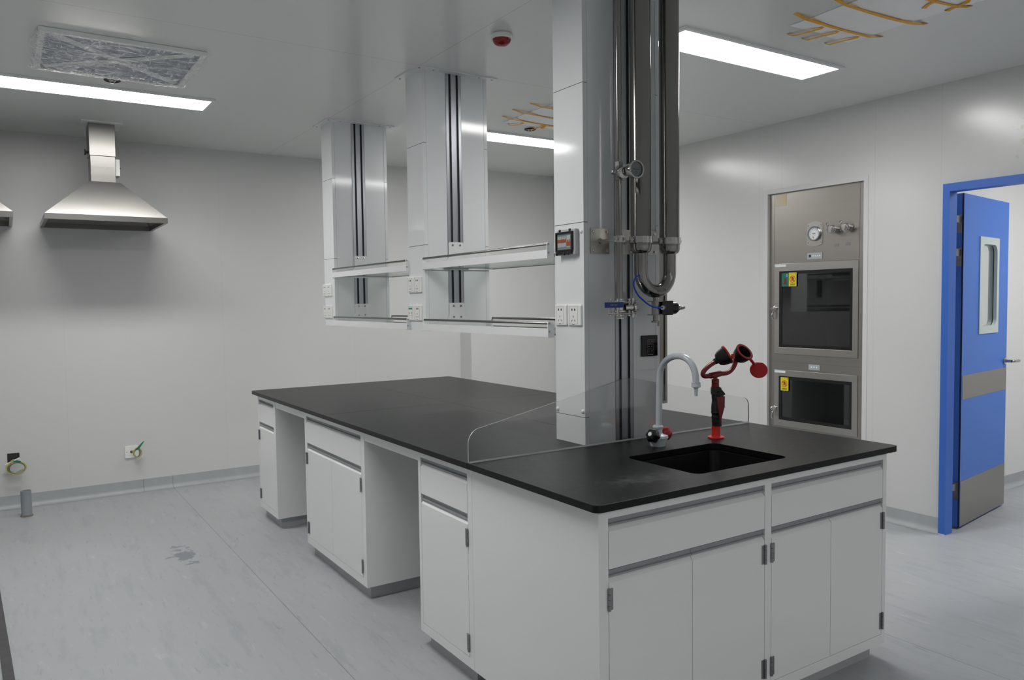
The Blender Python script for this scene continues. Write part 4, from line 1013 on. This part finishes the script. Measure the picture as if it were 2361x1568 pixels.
# ------------------------------------------------------------------ DOOR
d = bpy.data.objects.new('door_1', None); C.objects.link(d); d.location = (XW, .3, 0); d['kind'] = 'structure'; ROOTM[d.name] = Matrix.Translation(d.location)
bm = nb(); Xa, Xb = XW-.02, XW+.062
outer = [(-.2, 0.001), (-.16, 0.001), (-.16, 2.036), (.726, 2.036), (.726, .001), (.766, .001), (.766, 2.082), (-.2, 2.082)]
plate(bm, outer, [], 'x', Xa, XW+.0); 
plate(bm, [(-.199, 0.001), (-.16, 0.001), (-.16, 2.036), (.726, 2.036), (.726, .001), (.756, .001), (.756, 2.071), (-.199, 2.071)], [], 'x', XW, Xb)
bmesh.ops.remove_doubles(bm, verts=bm.verts, dist=1e-6)
obj('door_frame', bm, M['bluef'], d)
bm = nb(); prism(bm, [(Xa-.001, .727), (Xa-.001, .768), (Xb, .768), (Xb, .727)], 'z', .0005, .004); obj('sealant_line', bm, M['vframe'], d)
# leaf in its own turned frame
ang = math.atan2(.109, .8)
LM = Matrix.Translation((3.455, .737, .012)) @ Matrix.Rotation(ang, 4, 'Z')
def leaf(name, bm, m, par=d, **k):
    bm.transform(LM); return obj(name, bm, m, par, **k)
LL, LH, TH = .807, 2.028, .046
bm = nb(); plate(bm, rect(0, LL, 0, LH), [rect(.292, .600, 1.195, 1.760)], 'y', 0, TH)
lf = leaf('door_leaf', bm, M['blue'], bevel=.0015)
bm = nb(); box(bm, -.001, .004, .004, .010, 0, LH); box(bm, -.0012, .0, .0, .004, 0, LH); leaf('door_seal', bm, M['seal'], lf)
bm = nb(); plate(bm, rect(.268, .614, 1.172, 1.782), [rr(.441, 1.477, .27, .52, .05)], 'y', -.006, .0); leaf('window_bezel', bm, M['doorwin'], lf)
bm = nb()
a = rr(.441, 1.477, .27, .52, .05); b = rr(.441, 1.477, .262, .512, .046)
rings(bm, [[(x, -.005, z) for x, z in a], [(x, .012, z) for x, z in b]], cap=False)
leaf('window_bevel', bm, M['doorwin'], lf, smooth=True)
bm = nb(); box(bm, .293, .599, .014, .018, 1.196, 1.759); leaf('window_pane', bm, M['glass'], lf)
bm = nb(); plate(bm, rect(.292, .600, 1.195, 1.760), [rr(.441, 1.477, .262, .512, .046)], 'y', .0185, .044); leaf('window_reveal', bm, M['doorwin'], lf)
bm = nb(); box(bm, .012, LL-.004, -.0016, .0, .782, .930); leaf('push_plate', bm, M['sat'], lf)
bm = nb(); box(bm, .006, LL-.004, -.0016, .0, .004, .282); leaf('kick_plate', bm, M['sat'], lf)
bm = nb(); lathe(bm, [(.024, 0), (.024, .008), (.010, .009), (.010, .045)], (LL-.045, 0, .975), (0,-1,0), 20); tube(bm, smooth_pts([(LL-.045, -.045, .975), (LL-.035, -.054, .975), (LL+.01, -.056, .973), (LL+.065, -.056, .972), (LL+.075, -.046, .972)], 5), .0095, 12)
leaf('door_handle', bm, M['steel'], lf, smooth=True)
for z0, z1 in ((1.800, 1.912), (1.600, 1.712), (.176, .288)):
    bm = nb(); y = .750
    cyl(bm, (3.352, y+.01, z0), (3.352, y+.01, (z0+z1)/2-.001), .0085, seg=14); cyl(bm, (3.352, y+.01, (z0+z1)/2+.001), (3.352, y+.01, z1), .0085, seg=14)
    box(bm, XW+.0625, XW+.0655, .728, .762, z0, z1)
    box(bm, 3.352, 3.4515, .752, .7545, (z0+z1)/2+.008, z1-.006)
    box(bm, 3.4485, 3.4535, .745, .775, z0+.004, z1)
    hg = obj('door_hinge', bm, M['hinge'], d)
# ------------------------------------------------------------------ small things on the back wall and floor
t = thing('junction_plate', 'small white wall plate with short coiled wires and green sleeve on the back wall', 'wall plate', (-.597, YB, .315))
obj('cover_plate', box(nb(), -.642, -.552, YB-.012, YB+.0005, .270, .360), M['plastic'], t, bevel=.002)
bm = nb(); lathe(bm, [(.009, 0), (.009, .001)], (-.598, YB-.0125, .317), (0,-1,0), 14); lathe(bm, [(.003, 0), (.003, .001)], (-.630, YB-.0125, .317), (0,-1,0), 8); obj('cable_hole', bm, M['dotd'], t)
def coil(cx, cy, cz, R1, R2, n, r, tilt, ph=0, seg=26):
    pts = []
    for k in range(int(seg*n)+1):
        a = 2*PI*k/seg+ph; rr_ = 1+.07*math.sin(3.1*a/n+ph)
        pts.append((cx+R1*rr_*math.cos(a), cy-.012*math.sin(a*.5+ph)-.006*k/seg, cz+R2*rr_*math.sin(a)))
    return pts
bm = nb(); tube(bm, [(-.598, YB-.012, .317), (-.593, YB-.04, .325)] + coil(-.562, YB-.06, .314, .027, .036, 2.2, .003, 0, 2.6), .0028, 6); obj('yellow_green_wire', bm, M['yel'], t, smooth=True)
bm = nb(); tube(bm, [(-.598, YB-.012, .314), (-.590, YB-.045, .322)] + coil(-.564, YB-.052, .312, .020, .030, 2.2, .003, 0, 1.4), .0026, 6); obj('grey_wire', bm, M['greyw'], t, smooth=True)
bm = nb(); tube(bm, [(-.568, YB-.07, .335), (-.555, YB-.075, .352), (-.530, YB-.08, .385), (-.515, YB-.08, .400)], [.004, .009, .006, .002], 10); obj('green_sleeve', bm, M['greenw'], t, smooth=True)
t = thing('hanging_junction_plate', 'tilted white wall plate hanging from its hole with a large wire coil, far left', 'wall plate', (-1.35, YB, .33))
bm = nb(); box(bm, -1.392, -1.318, YB-.002, YB-.0004, .330, .395); obj('wall_hole', bm, M['dotd'], t)
bm = nb(); box(bm, -.048, .048, -.006, .006, -.046, .046); bm.transform(Matrix.Translation((-1.346, YB-.035, .308)) @ Matrix.Rotation(-.42, 4, 'Y') @ Matrix.Rotation(.35, 4, 'X')); obj('cover_plate', bm, M['plastic'], t, bevel=.002)
bm = nb(); tube(bm, [(-1.355, YB-.01, .35), (-1.37, YB-.06, .35)] + coil(-1.338, YB-.075, .303, .058, .045, 2.6, .003, 0, 2.2), .0032, 6); obj('yellow_green_wire', bm, M['yel'], t, smooth=True)
bm = nb(); tube(bm, [(-1.352, YB-.01, .348), (-1.36, YB-.06, .352)] + coil(-1.336, YB-.068, .300, .050, .038, 2.5, .003, 0, 1.2), .0028, 6); obj('grey_wire', bm, M['greyw'], t, smooth=True)
bm = nb(); tube(bm, [(-1.36, YB-.085, .345), (-1.335, YB-.095, .352), (-1.310, YB-.09, .342)], [.003, .007, .003], 8); obj('green_sleeve', bm, M['greenw'], t, smooth=True)
t = thing('pipe_stub', 'open grey plastic pipe stub rising from the floor by the back wall', 'pipe stub', (-1.294, 4.549, 0))
bm = nb(); lathe(bm, [(.034, .0005), (.0325, .005), (.0325, .175), (.0295, .177), (.029, .175), (.029, .02), (.0, .02)], (-1.294, 4.549, 0), (0,0,1), 28); obj('pipe_wall', bm, M['pvc'], t, smooth=True)
bm = nb(); L_ = []
random.seed(2)
R0 = [random.uniform(.034, .041) for k in range(28)]
L_.append([(-1.294+R0[k]*math.cos(2*PI*k/28), 4.549+R0[k]*math.sin(2*PI*k/28), .0005) for k in range(28)])
L_.append([(-1.294+.034*math.cos(2*PI*k/28), 4.549+.034*math.sin(2*PI*k/28), .008+.006*R0[k]*20) for k in range(28)])
rings(bm, L_); obj('mortar_collar', bm, M['grout'], t)

# ------------------------------------------------------------------ CAMERA
cam = bpy.data.cameras.new('camera'); co = bpy.data.objects.new('camera', cam); C.objects.link(co)
cx, cy, cz, yaw, pitch, roll, f = -1.3710898, -1.6691061, 1.4312849, -.5804182, -.05057898, -.01326064, 1782.8632
fw = Vector((-math.sin(yaw)*math.cos(pitch), math.cos(yaw)*math.cos(pitch), math.sin(pitch)))
r = Vector((math.cos(yaw), math.sin(yaw), 0)); u = r.cross(fw)
r2 = r*math.cos(roll)+u*math.sin(roll); u2 = -r*math.sin(roll)+u*math.cos(roll)
m4 = Matrix.Identity(4)
for i in range(3): m4[i][0] = r2[i]; m4[i][1] = u2[i]; m4[i][2] = -fw[i]
m4.translation = (cx, cy, cz); co.matrix_world = m4
cam.sensor_fit = 'HORIZONTAL'; cam.sensor_width = 36; cam.lens = f*36/2361; cam.clip_start = .05
bpy.context.scene.camera = co

w = bpy.data.worlds.new('world'); bpy.context.scene.world = w; w.use_nodes = True
w.node_tree.nodes['Background'].inputs[0].default_value = (.5, .5, .5, 1); w.node_tree.nodes['Background'].inputs[1].default_value = .1
sc = bpy.context.scene
sc.view_settings.view_transform = 'Standard'; sc.view_settings.look = 'None'; sc.view_settings.gamma = 1; sc.view_settings.exposure = .98
sc.view_settings.use_curve_mapping = False
sc.cycles.max_bounces = 10; sc.cycles.diffuse_bounces = 6; sc.cycles.glossy_bounces = 5; sc.cycles.transparent_max_bounces = 12
sc.cycles.use_denoising = True; sc.cycles.caustics_reflective = False; sc.cycles.caustics_refractive = False
sc.cycles.sample_clamp_indirect = 6
